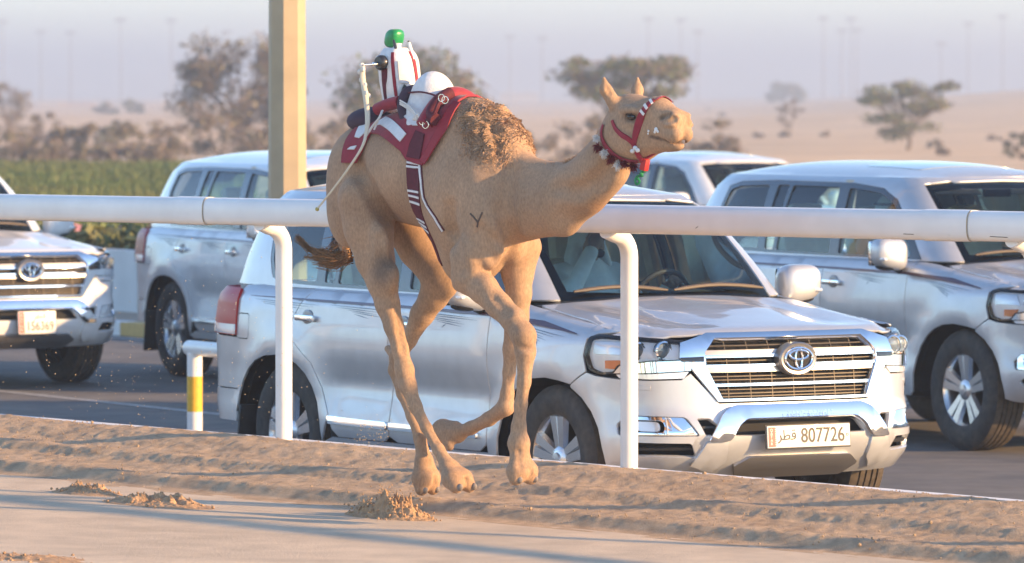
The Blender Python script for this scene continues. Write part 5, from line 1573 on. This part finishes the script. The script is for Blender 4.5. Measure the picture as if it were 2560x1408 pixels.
for i in range(520):
    t = rs.random(); a = TLP[3] + Vector((rs.gauss(0, .012), rs.gauss(0, .012), rs.gauss(0, .014)))
    e = K(835 - 60 * rs.random(), 640 + rs.gauss(5, 12), -.07 + rs.gauss(0, .03)); m1 = (a + e) / 2 + Vector((0, 0, -.02 + rs.gauss(0, .01)))
    it.append([a, m1, e])
for i in range(150):
    a = K(815 + rs.gauss(0, 8), 640 + rs.gauss(0, 7), -.07); m1 = K(775 + rs.gauss(0, 4), 625 + rs.gauss(0, 4), -.07); e = K(744 + rs.gauss(0, 5), 594 + rs.gauss(0, 5), -.07)
    it.append([a, m1, e])
for i in range(120):
    a = TLP[2] + Vector((rs.gauss(0, .01), rs.gauss(0, .01), rs.gauss(0, .03))); e = K(835 + rs.gauss(0, 16), 625 + rs.gauss(0, 14), -.07 + rs.gauss(0, .03)); it.append([a, (a + e) / 2 + Vector((0, 0, .01)), e])
for i in range(60):
    a = K(868, 640, -.07); m1 = K(850 + rs.gauss(0, 6), 650 + rs.gauss(0, 3), -.07); e = K(765 + rs.gauss(0, 6), 644 + rs.gauss(0, 4), -.07); it.append([a, m1, e])
Vv, Ff = strands(it, .0032)
tf = mesh_obj('tail_tuft', Vv, Ff, mat('tail_hair', (.21, .105, .042), .8, var=.4, vscale=40), CAMEL, smooth=True); tf['kind'] = 'stuff'
it = []
for i in range(900):       # short mane along the top of the neck
    t = rs.random(); px = 1360 + 150 * t; py = float(np.interp(px, [1356, 1406, 1449, 1481, 1510], [412, 410, 391, 358, 312]))
    p = K(px, py + 6, rs.gauss(0, .02)); L = rs.uniform(.008, .022); it.append([p, p + Vector((-.2, 0, .8)) * L, p + Vector((-.7, rs.gauss(0, .2), 1.1)) * L])
Vv, Ff = strands(it, .0014)
mn = mesh_obj('mane', Vv, Ff, mat('mane_hair', (.33, .19, .10), .85, var=.3, vscale=40), CAMEL, smooth=True); mn['kind'] = 'stuff'
# ================================================================== saddle, straps, halter and the robot rider
red_m = mat('maroon_cloth', (.255, .008, .024), .75, var=.15, vscale=20, bump=.3, bscale=260, bdist=.002, sheen=.2)
red2_m = mat('dark_maroon_cloth', (.095, .010, .020), .8, var=.15, vscale=20, bump=.3, bscale=260, bdist=.002)
whc_m = mat('white_cloth', (.72, .71, .70), .8, var=.07, vscale=14, bump=.5, bscale=55, bdist=.010)
pur_m = mat('purple_pad', (.055, .032, .050), .85, bump=.2, bscale=200, bdist=.002)
rope_w = mat('white_rope', (.66, .63, .58), .85, bump=.6, bscale=300, bdist=.002)
steel = mat('steel', (.62, .62, .62), .22, 1.0)
blk = mat('black_case', (.02, .02, .022), .35, coat=.3)
def cw(o):
    """camel-space mesh -> world"""
    o.matrix_world = CM; return o
def thing_at(name, p, label, cat):
    """an Empty at camel point p; its children are given in camel coordinates"""
    e = bpy.data.objects.new(name, None); e.empty_display_size = .1; link(e)
    e.matrix_world = CM @ Matrix.Translation(p); e['label'] = label; e['category'] = cat
    e['_o'] = list(p)
    return e
def sub(o, e):
    o.parent = e; o.matrix_parent_inverse = Matrix.Translation(-Vector(e['_o'])); return o
AX0, AX1 = Vector(hip), Vector(sho)
def axis_z(x): return np.interp(x, [AX0.x - .3, AX0.x, AX1.x, AX1.x + .2], [AX0.z - .02, AX0.z, AX1.z, AX1.z])
VS = .30
if True:
    tb0 = np.array([AX0.x - .42, -.6, .55]); tb1 = np.array([AX1.x + .25, .6, 2.2])
    cvT = Vol(); cvT.pr = [p for p in cv.pr if np.all(cv.bound(p)[0] < tb1) and np.all(cv.bound(p)[1] > tb0) and not (p[0] == 'c' and max(p[3], p[4]) < .05)]
def sleeve(u, v):
    u = np.asarray(u, float); ph = np.asarray(v, float) / VS
    sh = u.shape; u = u.ravel(); ph = ph.ravel()
    az = axis_z(u); dr = np.stack([np.zeros_like(u), np.sin(ph), np.cos(ph)], 1); o = np.stack([u, np.zeros_like(u), az], 1)
    r_ = np.full(len(u), .75)
    for i in range(14):
        f = cvT.eval(o + dr * r_[:, None]); r_ = np.maximum(r_ - f * .85, .02)
    return (o + dr * r_[:, None]).reshape(sh + (3,))
def PX(px, py):
    for k_ in range(30):
        d = ray(px + k_ * 4, py); t_ = 24.2
        for i_ in range(50):
            p = to_local(CAM_O + d * t_); f = float(cvT.eval(np.array([p]))[0])
            if f < .001 or t_ > 29: break
            t_ += max(f * .9, .0008)
        if f < .004: break
    else: p = K(px, py, -.15)
    return (p.x, math.atan2(p.y, p.z - float(axis_z(p.x))) * VS)
def drape(pxs, mirror=False, off=.012, rim=.010, step=.04, smooth_=True):
    q = [PX(*p) for p in pxs]
    if mirror: q = q + [(a, -b) for a, b in q[::-1]]
    return panel_data(sleeve, q, off=off, rim=rim, step=step, center=tuple(mid))
# ---- blanket
BL = thing_at('saddle_blanket', up(mid, .25), 'maroon saddle blanket with white stripes on the camel back', 'blanket')
near = [(1150, 255), (1122, 305), (1092, 358), (1059, 414), (1038, 409), (1018, 400), (1006, 381), (980, 360), (950, 338), (930, 335), (912, 372), (893, 408), (858, 408), (868, 355)]
sub(panel('cover', drape(near, True, off=.016), red_m, None), BL)
for nm, pts, mt, o_ in (('white_stripe', [(940, 319), (969, 300), (1021, 339), (1005, 358), (980, 333), (957, 318)], whc_m, .021),
                        ('white_stripe', [(971, 291), (1018, 270), (1062, 296), (1050, 318), (1036, 318), (1015, 299), (992, 287)], whc_m, .021),
                        ('white_patch', [(892, 348), (906, 318), (926, 310), (919, 336), (903, 350)], whc_m, .021),
                        ('white_patch', [(874, 377), (882, 371), (897, 368), (891, 377)], whc_m, .021),
                        ('dark_stripe', [(1046, 330), (1068, 338), (1056, 400), (1022, 394), (1030, 365)], red2_m, .022)):
    sub(panel(nm, drape(pts, off=o_, rim=.004), mt, None), BL)
b_e = strip([PX(1146, 262), PX(1118, 312), PX(1088, 364), PX(1062, 408)], .022)
sub(panel('border', panel_data(sleeve, b_e, off=.022, rim=.006, step=.04, center=tuple(mid)), mat('bright_maroon', (.27, .012, .024), .7, bump=.3, bscale=260, bdist=.002), None), BL)
# ---- girth
GI = thing_at('girth_strap', up(mid, -.1), 'maroon girth strap with white bands round the camel belly', 'strap')
gp = [(1050, 335), (1042, 372), (1035, 410), (1034, 450), (1037, 490), (1046, 532), (1062, 575)]
gq = [PX(*p) for p in gp]; gq2 = gq + [(gq[-1][0] + .02, gq[-1][1] - .12)]
sub(panel('band', panel_data(sleeve, strip(gq2, .040), off=.006, rim=.006, step=.04, center=tuple(mid)), red2_m, None), GI)
def gat(py):
    a = np.interp(py, [p[1] for p in gp], [q[0] for q in gq]); b_ = np.interp(py, [p[1] for p in gp], [q[1] for q in gq]); return np.array([a, b_])
for py in (409, 418, 478, 491, 506, 551, 562, 573):
    a = gat(py - 2.2); b_ = gat(py + 2.4); d = (b_ - a) / np.linalg.norm(b_ - a); n_ = np.array([-d[1], d[0]]) * .0405
    sub(panel('white_band', panel_data(sleeve, [tuple(a + n_), tuple(b_ + n_), tuple(b_ - n_), tuple(a - n_)], off=.0085, rim=.002, step=.04, center=tuple(mid)), whc_m, None), GI)
tp = [PX(*p) for p in ((1050, 414), (1054, 455), (1059, 495), (1068, 515), (1088, 545), (1108, 578))]
sub(panel('breast_strap', panel_data(sleeve, strip(tp, .013), off=.005, rim=.004, step=.04, center=tuple(mid)), red2_m, None), GI)
sub(panel('breast_strap_white', panel_data(sleeve, strip(tp, .006), off=.0075, rim=.002, step=.04, center=tuple(mid)), whc_m, None), GI)
# ---- saddle
SD = thing_at('saddle', K(1085, 300), 'white domed camel saddle tied with white rope in front of the robot', 'saddle')
dv_ = Vol().ell(K(1083, 258), (.112, .112, .150), k=.02).cone(K(1075, 300), K(1040, 318, -.12), .09, .05, .08).cone(K(1075, 300), K(1100, 300, .12), .09, .05, .08)
Vd, Fd = dv_.mesh(.008); sub(mesh_obj('dome', Vd, Fd, whc_m, None, smooth=True), SD)
rl = []
for t in np.linspace(0, 1, 15):
    y = -.20 + .40 * t; q = K(1128, 262); rl.append(Vector((q.x + .03, y, q.z + .048 - 3.6 * y * y)))
sub(MB().tube(catmull(rl, 3), [.038] * 43, 12, sx=1.1).build('front_roll', red_m, None), SD)
sub(MB().tube(catmull([K(1090, 300, -.19), K(1078, 285, -.17), K(1100, 250, -.12), K(1128, 232, -.06)], 5), [.030] * 16, 10).build('side_roll', red2_m, None), SD)
sub(MB().tube(catmull([K(943, 274, -.10), K(970, 262, -.10), K(1000, 255, -.10)], 5), [.030] * 11, 12).build('rear_roll', red_m, None), SD)
sub(MB().ell(K(942, 303), (.14, .15, .070)).build('purple_pad', pur_m, None), SD)
sub(MB().tube(catmull([K(1012, 300, -.12), K(1005, 262, -.11), K(1018, 230, -.08), K(1050, 222, -.02)], 5), [.024] * 16, 10).build('dark_roll', pur_m, None), SD)
def cord(pts, r, m, name): return sub(MB().tube(catmull(pts, 5), [r] * ((len(pts) - 1) * 5 + 1), 7).build(name, m, None), SD)
for dy in (-3, 2, 6): cord([K(1000, 254 + dy, -.15), K(1025, 270 + dy, -.165), K(1048, 296 + dy * .3, -.19)], .0040, rope_w, 'white_rope')
kn = MB(); rs2 = random.Random(3)
for i in range(7): kn.ell(K(1042 + rs2.gauss(0, 6), 292 + rs2.gauss(0, 5), -.195), (.012, .010, .010), 10, 6)
k_o = sub(kn.build('knot', rope_w, None), SD); k_o['kind'] = 'stuff'
cord([K(1022, 232, -.11), K(1050, 230, -.13), K(1080, 236, -.15), K(1100, 246, -.16)], .0045, red2_m, 'maroon_cord')
cord([K(1100, 246, -.17), K(1092, 270, -.19), K(1080, 292, -.20), K(1062, 305, -.21)], .011, red2_m, 'maroon_cord')
cord([K(955, 278, -.16), K(948, 295, -.19), K(930, 318, -.20), K(912, 345, -.22)], .006, rope_w, 'white_rope')
cord([K(957, 276, -.15), K(946, 300, -.18), K(935, 325, -.20)], .005, rope_w, 'white_rope')
for px, py, y in ((1104, 245, -.18), (1113, 250, -.18), (1056, 303, -.215), (1064, 312, -.215)):
    c = K(px, py, y); mb = MB(); mb_pts = [c + Vector((.017 * math.cos(a), .004 * math.cos(a), .017 * math.sin(a))) for a in np.linspace(0, 2 * math.pi, 18, endpoint=False)]
    v_ = []; f_ = []
    for i, p in enumerate(mb_pts):
        for j in range(6):
            an = 2 * math.pi * j / 6; rdl = (p - c).normalized(); v_.append(p + rdl * math.cos(an) * .0022 + Vector((0, 1, 0)) * math.sin(an) * .0022)
    f_ = [(i * 6 + j, i * 6 + (j + 1) % 6, ((i + 1) % 18) * 6 + (j + 1) % 6, ((i + 1) % 18) * 6 + j) for i in range(18) for j in range(6)]
    mb.add(v_, f_); sub(mb.build('ring', steel, None), SD)
# ---- robot rider
RC = K(1004, 182)
RB = thing_at('robot_jockey', up(RC, -.14), 'small white robot jockey with red stripes and a green cap on the saddle', 'robot')
def rob(u, z):
    u = np.asarray(u, float); z = np.asarray(z, float)
    a = u / .09; e = .55
    c_, s_ = np.cos(a), np.sin(a)
    t = (z + .13) / .25
    w_ = (.92 + .10 * np.sin(np.pi * np.clip(t, 0, 1))) * np.sqrt(np.clip(1 - np.clip((t - .72) / .36, 0, 1) ** 2.2, .02, 1))
    x = np.sign(c_) * np.abs(c_) ** e * .080 * w_; y = np.sign(s_) * np.abs(s_) ** e * .086 * w_
    return np.stack([RC.x + x - .03 * t, RC.y + y, RC.z + z], -1)
us = np.linspace(0, 2 * math.pi * .09, 49)[:-1]; zs_ = np.linspace(-.14, .118, 24)
gv = rob(*np.meshgrid(us, zs_, indexing='xy')).reshape(-1, 3)
nu = len(us); fcs = [(i * nu + j, i * nu + (j + 1) % nu, (i + 1) * nu + (j + 1) % nu, (i + 1) * nu + j) for i in range(len(zs_) - 1) for j in range(nu)] + [tuple((len(zs_) - 1) * nu + j for j in range(nu))]
mbb = MB(); mbb.add(gv, fcs); sub(mbb.build('torso', whc_m, None), RB)
def rp(name, a0, z0, a1, z1, w_, mt, off=.003, w1=None):
    pts = [((a0 + (a1 - a0) * t) * math.pi / 180 * .09, z0 + (z1 - z0) * t) for t in np.linspace(0, 1, 6)]
    return sub(panel(name, panel_data(rob, strip(pts, [w_ + ((w1 or w_) - w_) * t for t in np.linspace(0, 1, 6)]), off=off, rim=.004, step=.03, center=tuple(RC)), mt, None), RB)
rp('red_stripe', -62, -.13, -66, .095, .011, red_m); rp('dark_stripe', -98, -.13, -92, .02, .007, red2_m); rp('red_stripe', 12, -.06, 6, .10, .007, red_m)
rp('pocket', -22, -.05, -22, .055, .028, mat('pocket_mesh', (.60, .585, .57), .8, bump=.5, bscale=400, bdist=.002), .008)
dk = [(-34, -.085), (-22, -.055), (-6, -.075), (-14, -.10), (-28, -.108)]
sub(panel('dark_badge', panel_data(rob, [(a * math.pi / 180 * .09, z) for a, z in dk], off=.010, rim=.003, step=.03, center=tuple(RC)), mat('badge_dark', (.03, .045, .04), .6), None), RB)
sub(MB().tube([up(RC, .105, -.03), up(RC, .14, -.03)], .022, 14).build('neck', whc_m, None), RB)
cb = MB().ell((0, 0, 0), (1, 1, 1), 24, 14)
for i, v_ in enumerate(cb.v):
    x, y, z = [math.copysign(abs(c_) ** .7, c_) for c_ in v_]; cb.v[i] = (RC.x - .052 + x * .042 + .010 * z, RC.y + y * .042, RC.z + .163 + z * .045)
sub(cb.build('green_cap', mat('green_satin', (.006, .24, .065), .32, sheen=.2, var=.2, vscale=30, bump=.3, bscale=60, bdist=.004), None), RB)
sub(MB().tube([K(984, 100, -.045), K(989, 120, -.045), K(993, 142, -.045)], [.006, .008, .008], 8).build('antenna', blk, None), RB)
sub(MB().tube([K(1022, 106, .03), K(1026, 122, .03), K(1032, 150, .03)], [.007, .010, .014], 10).build('radio', whc_m, None), RB)
sub(MB().tube([K(1022, 102, .03), K(1022, 107, .03)], .006, 8).build('radio_tip', blk, None), RB)
m0 = K(957, 157, -.09)
sub(MB().tube([m0, m0 + Vector((0, -.020, 0)), m0 + Vector((0, -.030, 0))], [.036, .036, .028], 22).build('motor', blk, None), RB)
sub(MB().tube([m0 + Vector((0, -.028, -.006)), m0 + Vector((0, -.062, -.008)), m0 + Vector((0, -.064, -.008)), m0 + Vector((0, -.125, -.012))], [.010, .010, .005, .005], 10).build('shaft', steel, None), RB)
wy = m0.y - .118
WH = thing_at('riding_whip', K(906, 172, wy), 'long cream whip hanging from the robot arm along the camel rump', 'whip')
wp = catmull([K(906, 164, wy), K(907, 200, wy), K(914, 240, wy - .01), K(919, 290, wy - .03), K(916, 330, wy - .06), K(905, 368, wy - .09), K(872, 420, wy - .12), K(835, 470, wy - .13), K(795, 520, wy - .13)], 6)
rad = [float(np.interp(i, [0, 12, 20, 26, 30, 48], [.013, .014, .012, .008, .0065, .0045])) for i in range(len(wp))]
sub(MB().tube(wp, rad, 9).build('stick', mat('cream_cane', (.60, .54, .42), .6), None), WH)
wv = MB(); rs3 = random.Random(5)
for i in range(12):
    q = wp[rs3.randrange(0, 14)]; wv.ell(q + Vector((rs3.gauss(0, .008), rs3.gauss(0, .006), 0)), (.010, .010, .013), 8, 6)
wo = sub(wv.build('wrapping', rope_w, None), WH); wo['kind'] = 'stuff'
sub(MB().ell(K(793, 523, wy - .13), (.010, .010, .010), 10, 8).build('tip', mat('whip_tip', (.38, .33, .10), .6), None), WH)
# ---- ribbons on the head
def skin_or(px, py, off):
    for k_ in (0, 3, -3, 6, -6, 10, -10, 15, -15, 20, -20):
        p, n = on_skin(px + k_, py, off)
        if p.length < 6: return p, n
    return K(px, py, -.05), Vector((0, -1, 0))
def ribbon(pts, w_, off=.004, mirror=False, per=4):
    P_ = [skin_or(px, py, off) for px, py in pts]
    pp = catmull([p for p, n in P_], per); nn = catmull([n for p, n in P_], per)
    ws_ = w_ if hasattr(w_, '__len__') else [w_] * len(pts)
    ww = np.interp(np.linspace(0, len(pts) - 1, len(pp)), range(len(pts)), ws_)
    v_ = []; f_ = []
    for i, (p, n) in enumerate(zip(pp, nn)):
        t = (pp[min(i + 1, len(pp) - 1)] - pp[max(i - 1, 0)]).normalized(); n = n.normalized(); s_ = t.cross(n).normalized() * float(ww[i])
        v_ += [p - s_, p - s_ * .8 + n * .004, p + s_ * .8 + n * .004, p + s_]
    for i in range(len(pp) - 1):
        for j in range(3): f_.append((4 * i + j, 4 * i + j + 1, 4 * i + 5 + j, 4 * i + 4 + j))
    if mirror: v_ = [Vector((q[0], -q[1], q[2])) for q in v_]
    mb = MB(); mb.add(v_, f_); return mb
HA = thing_at('halter', hd(.2, 0, -.15), 'maroon halter with white striped noseband on the camel head', 'halter')
ns = [(1637, 251), (1622, 262), (1607, 284), (1597, 310), (1589, 338), (1585, 362)]
for mi in (False, True):
    sub(ribbon(ns, [.009, .015, .020, .019, .015, .010], mirror=mi).build('noseband', red_m, None), HA)
    sub(ribbon([(1532, 302), (1540, 322), (1556, 338), (1572, 348), (1584, 360)], [.008, .010, .013, .013, .010], mirror=mi).build('cheek_strap', red_m, None), HA)
    for a, b_ in (((1632, 255), (1627, 258)), ((1620, 265), (1615, 270)), ((1611, 278), (1607, 284))):
        sub(ribbon([a, b_], .0175, .0085, mi).build('white_band', whc_m, None), HA)
tp0, _n = skin_or(1637, 251, .004); ov = []
for y_ in np.linspace(tp0.y, -tp0.y, 11):
    z_ = tp0.z + .06
    for i in range(30):
        f = float(cv.eval(np.array([[tp0.x + .004, y_, z_]]))[0])
        if f < .003: break
        z_ -= f * .8
    ov.append(Vector((tp0.x + .004, y_, z_)))
mb = MB(); v_ = []
for p in ov: v_ += [p + Vector((-.011, 0, .001)), p + Vector((-.008, 0, .005)), p + Vector((.008, 0, .004)), p + Vector((.011, 0, 0))]
mb.add(v_, [(4 * i + j, 4 * i + j + 1, 4 * i + 5 + j, 4 * i + 4 + j) for i in range(len(ov) - 1) for j in range(3)])
sub(mb.build('noseband_bridge', red_m, None), HA)
sub(MB().tube(catmull([K(1585, 362, -.085), K(1592, 382, -.075), K(1604, 402, -.04)], 5), [.012] * 11, 8).build('throat_strap', red_m, None), HA)
sub(MB().tube(catmull([K(1604, 402, -.04), K(1622, 393, -.02), K(1640, 380, -.01), K(1650, 371, .0)], 5), [.007] * 16, 8).build('chin_cord', red_m, None), HA)
sub(MB().box(K(1612, 412, -.03), (.035, .03, .055), rot=Euler((0, R(15), 0)), bev=.008).build('tab', mat('bright_red', (.45, .02, .02), .6), None), HA)
for i, (px, py) in enumerate(((1581, 378), (1594, 376), (1588, 370))): sub(MB().ell(K(px, py, -.10), (.012, .010, .010), 10, 8).build('bobble', whc_m, None), HA)
gr_m = mat('green_rope', (.005, .19, .06), .5)
LR = thing_at('lead_loop', K(1608, 428, -.03), 'twisted loop of green rope hanging under the camel chin', 'rope')
sub(MB().tube(catmull([K(1610, 424, -.03), K(1602, 432, -.04), K(1606, 440, -.03), K(1594, 440, -.03), K(1588, 452, -.035), K(1592, 461, -.03), K(1599, 454, -.025), K(1594, 443, -.03), K(1607, 433, -.03)], 6), [.0055] * 49, 8).build('cord', gr_m, None), LR)
sub(MB().ell(K(1609, 426, -.03), (.013, .012, .012), 10, 8).build('knot', gr_m, None), LR)
# collar with tassels
CN = thing_at('tassel_collar', K(1530, 380), 'maroon collar with white and dark red tassels round the camel neck', 'collar')
cp = [(1511, 312), (1506, 332), (1511, 354), (1527, 377), (1549, 392), (1574, 400), (1596, 401)]
sub(ribbon(cp, [.008, .010, .012, .013, .013, .012, .010], .006).build('band', red_m, None), CN)
rs4 = random.Random(8)
dkred = mat('dark_red_yarn', (.13, .008, .014), .9, var=.2, vscale=60)
yarn = mat('white_yarn', (.70, .68, .65), .9, var=.1, vscale=60)
for k_, (px, py, r0, mt) in enumerate(((1498, 352, .022, yarn), (1500, 374, .024, dkred), (1513, 386, .022, yarn), (1528, 396, .026, dkred), (1546, 408, .027, yarn), (1562, 407, .022, dkred), (1580, 412, .026, dkred))):
    p, n = skin_or(px + 4, py - 8, .008); it = []
    c = p + n * .012
    for i in range(110):
        d = Vector((rs4.gauss(0, 1), rs4.gauss(0, 1), rs4.gauss(-.5, 1))).normalized(); L = r0 * rs4.uniform(.7, 1.35)
        it.append([c, c + d * L * .6, c + d * L + Vector((0, 0, -.006))])
    Vv, Ff = strands(it, .0035); o = mesh_obj('tassel', Vv, Ff, mt, None, smooth=True); o['kind'] = 'stuff'; sub(o, CN)
# foam at the mouth
fm = MB()
foam = mat('foam', (.80, .80, .80), .3)
for px, py, r0 in ((1641, 324, .009), (1638, 330, .006), (1645, 329, .006), (1622, 328, .005), (1621, 334, .004)):
    p, n = skin_or(px, py, .002); fm.ell(p, (r0, r0, r0 * 1.2), 8, 6)
fo = fm.build('mouth_foam', foam, None); fo.parent = CAMEL; fo['kind'] = 'stuff'
for o in (BL, GI, SD, RB, WH, HA, LR, CN): del o['_o']

# ================================================================== people in the wagons
robe = mat('white_robe', (.70, .70, .70), .8, var=.05, vscale=10, bump=.3, bscale=30, bdist=.01)
skin_m = mat('skin', (.33, .19, .125), .6)
def make_person(label, carobj, seat_y, pose):
    """seated figure in wagon coordinates, facing forward"""
    y = seat_y
    v = Vol(); hz_ = 1.50
    v.cone((-1.68, y, .92), (-1.74, y, 1.18), .15, .16, .06, ys=.95); v.cone((-1.74, y, 1.18), (-1.74, y, 1.30), .16, .11, .06, ys=.8)
    for s in (-1, 1):
        v.ell((-1.73, y + s * .17, 1.29), (.075, .075, .075), k=.06)
        v.cone((-1.66, y + s * .09, .90), (-1.28, y + s * .13, .98), .09, .075, .05); v.cone((-1.28, y + s * .13, .98), (-1.10, y + s * .13, .66), .068, .05, .05)
    arms = {'raise': [((-1.73, y - .19, 1.28), (-1.48, y - .27, 1.20), (-1.50, y - .12, 1.43)), ((-1.73, y + .19, 1.28), (-1.50, y + .26, 1.08), (-1.10, y + .15, 1.25))],
            'rest': [((-1.73, y - .19, 1.28), (-1.55, y - .28, 1.06), (-1.25, y - .15, 1.05)), ((-1.73, y + .19, 1.28), (-1.55, y + .26, 1.05), (-1.25, y + .10, 1.05))]}[pose]
    for sh, el_, ha in arms: v.cone(sh, el_, .062, .052, .04); v.cone(el_, ha, .052, .042, .03)
    Vp, Fp = v.mesh(.016)
    body = mesh_obj('person', Vp, Fp, robe, None, smooth=True)
    tag(body, label, 'person')
    h = Vol().ell((-1.70, y, hz_), (.095, .075, .115), k=.03).cone((-1.73, y, 1.30), (-1.71, y, 1.42), .055, .055, .03).ell((-1.645, y, hz_ - .06), (.05, .05, .05), k=.03)
    h.cone((-1.610, y, hz_ + .005), (-1.592, y, hz_ - .028), .012, .017, .015)
    for s in (-1, 1): h.ell((-1.612, y + s * .032, hz_ + .012), (.014, .016, .010), k=.01, sub=True); h.ell((-1.71, y + s * .078, hz_ - .01), (.022, .012, .032), k=.012)
    Vh, Fh = h.mesh(.010); ho = mesh_obj('head', Vh, Fh, skin_m, body, smooth=True)
    for s in (-1, 1): MB().ell((-1.616, y + s * .031, hz_ + .012), (.010, .011, .009), 8, 6).build('eye', eye_m, ho)
    MB().box((-1.597, y, hz_ - .062), (.012, .045, .008), bev=.003).build('mouth', mat('lip', (.22, .09, .07), .6), ho)
    hair = mat('black_hair', (.015, .012, .010), .8); MB().ell((-1.598, y, hz_ - .082), (.020, .034, .026), 12, 8).build('beard', hair, ho)
    sc_ = Vol().ell((-1.715, y, hz_ + .025), (.105, .092, .115), k=.03).cone((-1.77, y, hz_ - .02), (-1.80, y, 1.28), .085, .12, .05)
    for s in (-1, 1): sc_.cone((-1.72, y + s * .075, hz_ - .02), (-1.71, y + s * .12, 1.30), .030, .045, .03)
    sc_.ell((-1.60, y, hz_ - .03), (.075, .062, .105), k=.02, sub=True)
    Vs_, Fs_ = sc_.mesh(.012); so = mesh_obj('headscarf', Vs_, Fs_, robe, body, smooth=True)
    mb = MB(); tube_ring(mb, [(-1.725 + .108 * math.cos(t), y + .096 * math.sin(t), hz_ + .065) for t in np.linspace(0, 2 * math.pi, 26, endpoint=False)], .010, 6); mb.build('head_cord', hair, so)
    for (sh, el_, ha) in arms:          # hands: palm and five fingers
        d = (Vector(ha) - Vector(el_)).normalized(); a = Vector(ha); sd_ = Vector((0, 1, 0)) - d * d.y; sd_.normalize(); nn_ = d.cross(sd_)
        hv = Vol().cone(a, a + d * .07, .028, .036, .02, ys=1.0)
        for i, L in enumerate((.062, .075, .070, .055)):
            b0 = a + d * .075 + sd_ * (-.030 + .020 * i); b1 = b0 + d * L * .55 + nn_ * -.008; b2 = b1 + (d * .5 - nn_ * .85).normalized() * L * .5
            hv.cone(b0, b1, .0095, .009, .006); hv.cone(b1, b2, .009, .0075, .004)
        t0_ = a + d * .025 + sd_ * -.030; t1_ = t0_ + (d * .7 - sd_ * .7).normalized() * .04; hv.cone(t0_, t1_, .012, .010, .010); hv.cone(t1_, t1_ + d * .03 - nn_ * .008, .010, .008, .005)
        Vq, Fq = hv.mesh(.006); mesh_obj('hand', Vq, Fq, skin_m, body, smooth=True)
    body.matrix_world = carobj.matrix_basis.copy()
    return body
make_person('person in a white robe at a steering wheel, one arm raised to the face', CAR_A, .37, 'raise')
make_person('person in a white robe in the passenger seat, both arms lowered', CAR_B, -.37, 'rest')
# ================================================================== haze
b = [(-3600, -45, -4.0), (3600, -45, -4.0), (3600, 5300, -4.0), (-3600, 5300, -4.0)]
t = [(x, y, 36.0) for x, y, z in b]
hz_m = bpy.data.materials.new('haze'); hz_m.use_nodes = True
t_ = hz_m.node_tree; t_.nodes.remove(t_.nodes['Principled BSDF'])
pv = t_.nodes.new('ShaderNodeVolumePrincipled')
pv.inputs['Color'].default_value = (.69, .745, .82, 1)
pv.inputs['Density'].default_value = HAZE
pv.inputs['Anisotropy'].default_value = 0.5
t_.links.new(pv.outputs[0], t_.nodes['Material Output'].inputs['Volume'])
hz = mesh_obj('haze', b + t, [(3, 2, 1, 0), (4, 5, 6, 7), (0, 1, 5, 4), (1, 2, 6, 5), (2, 3, 7, 6), (3, 0, 4, 7)], hz_m)
tag(hz, 'thin dusty haze over the desert', 'haze', kind='stuff')
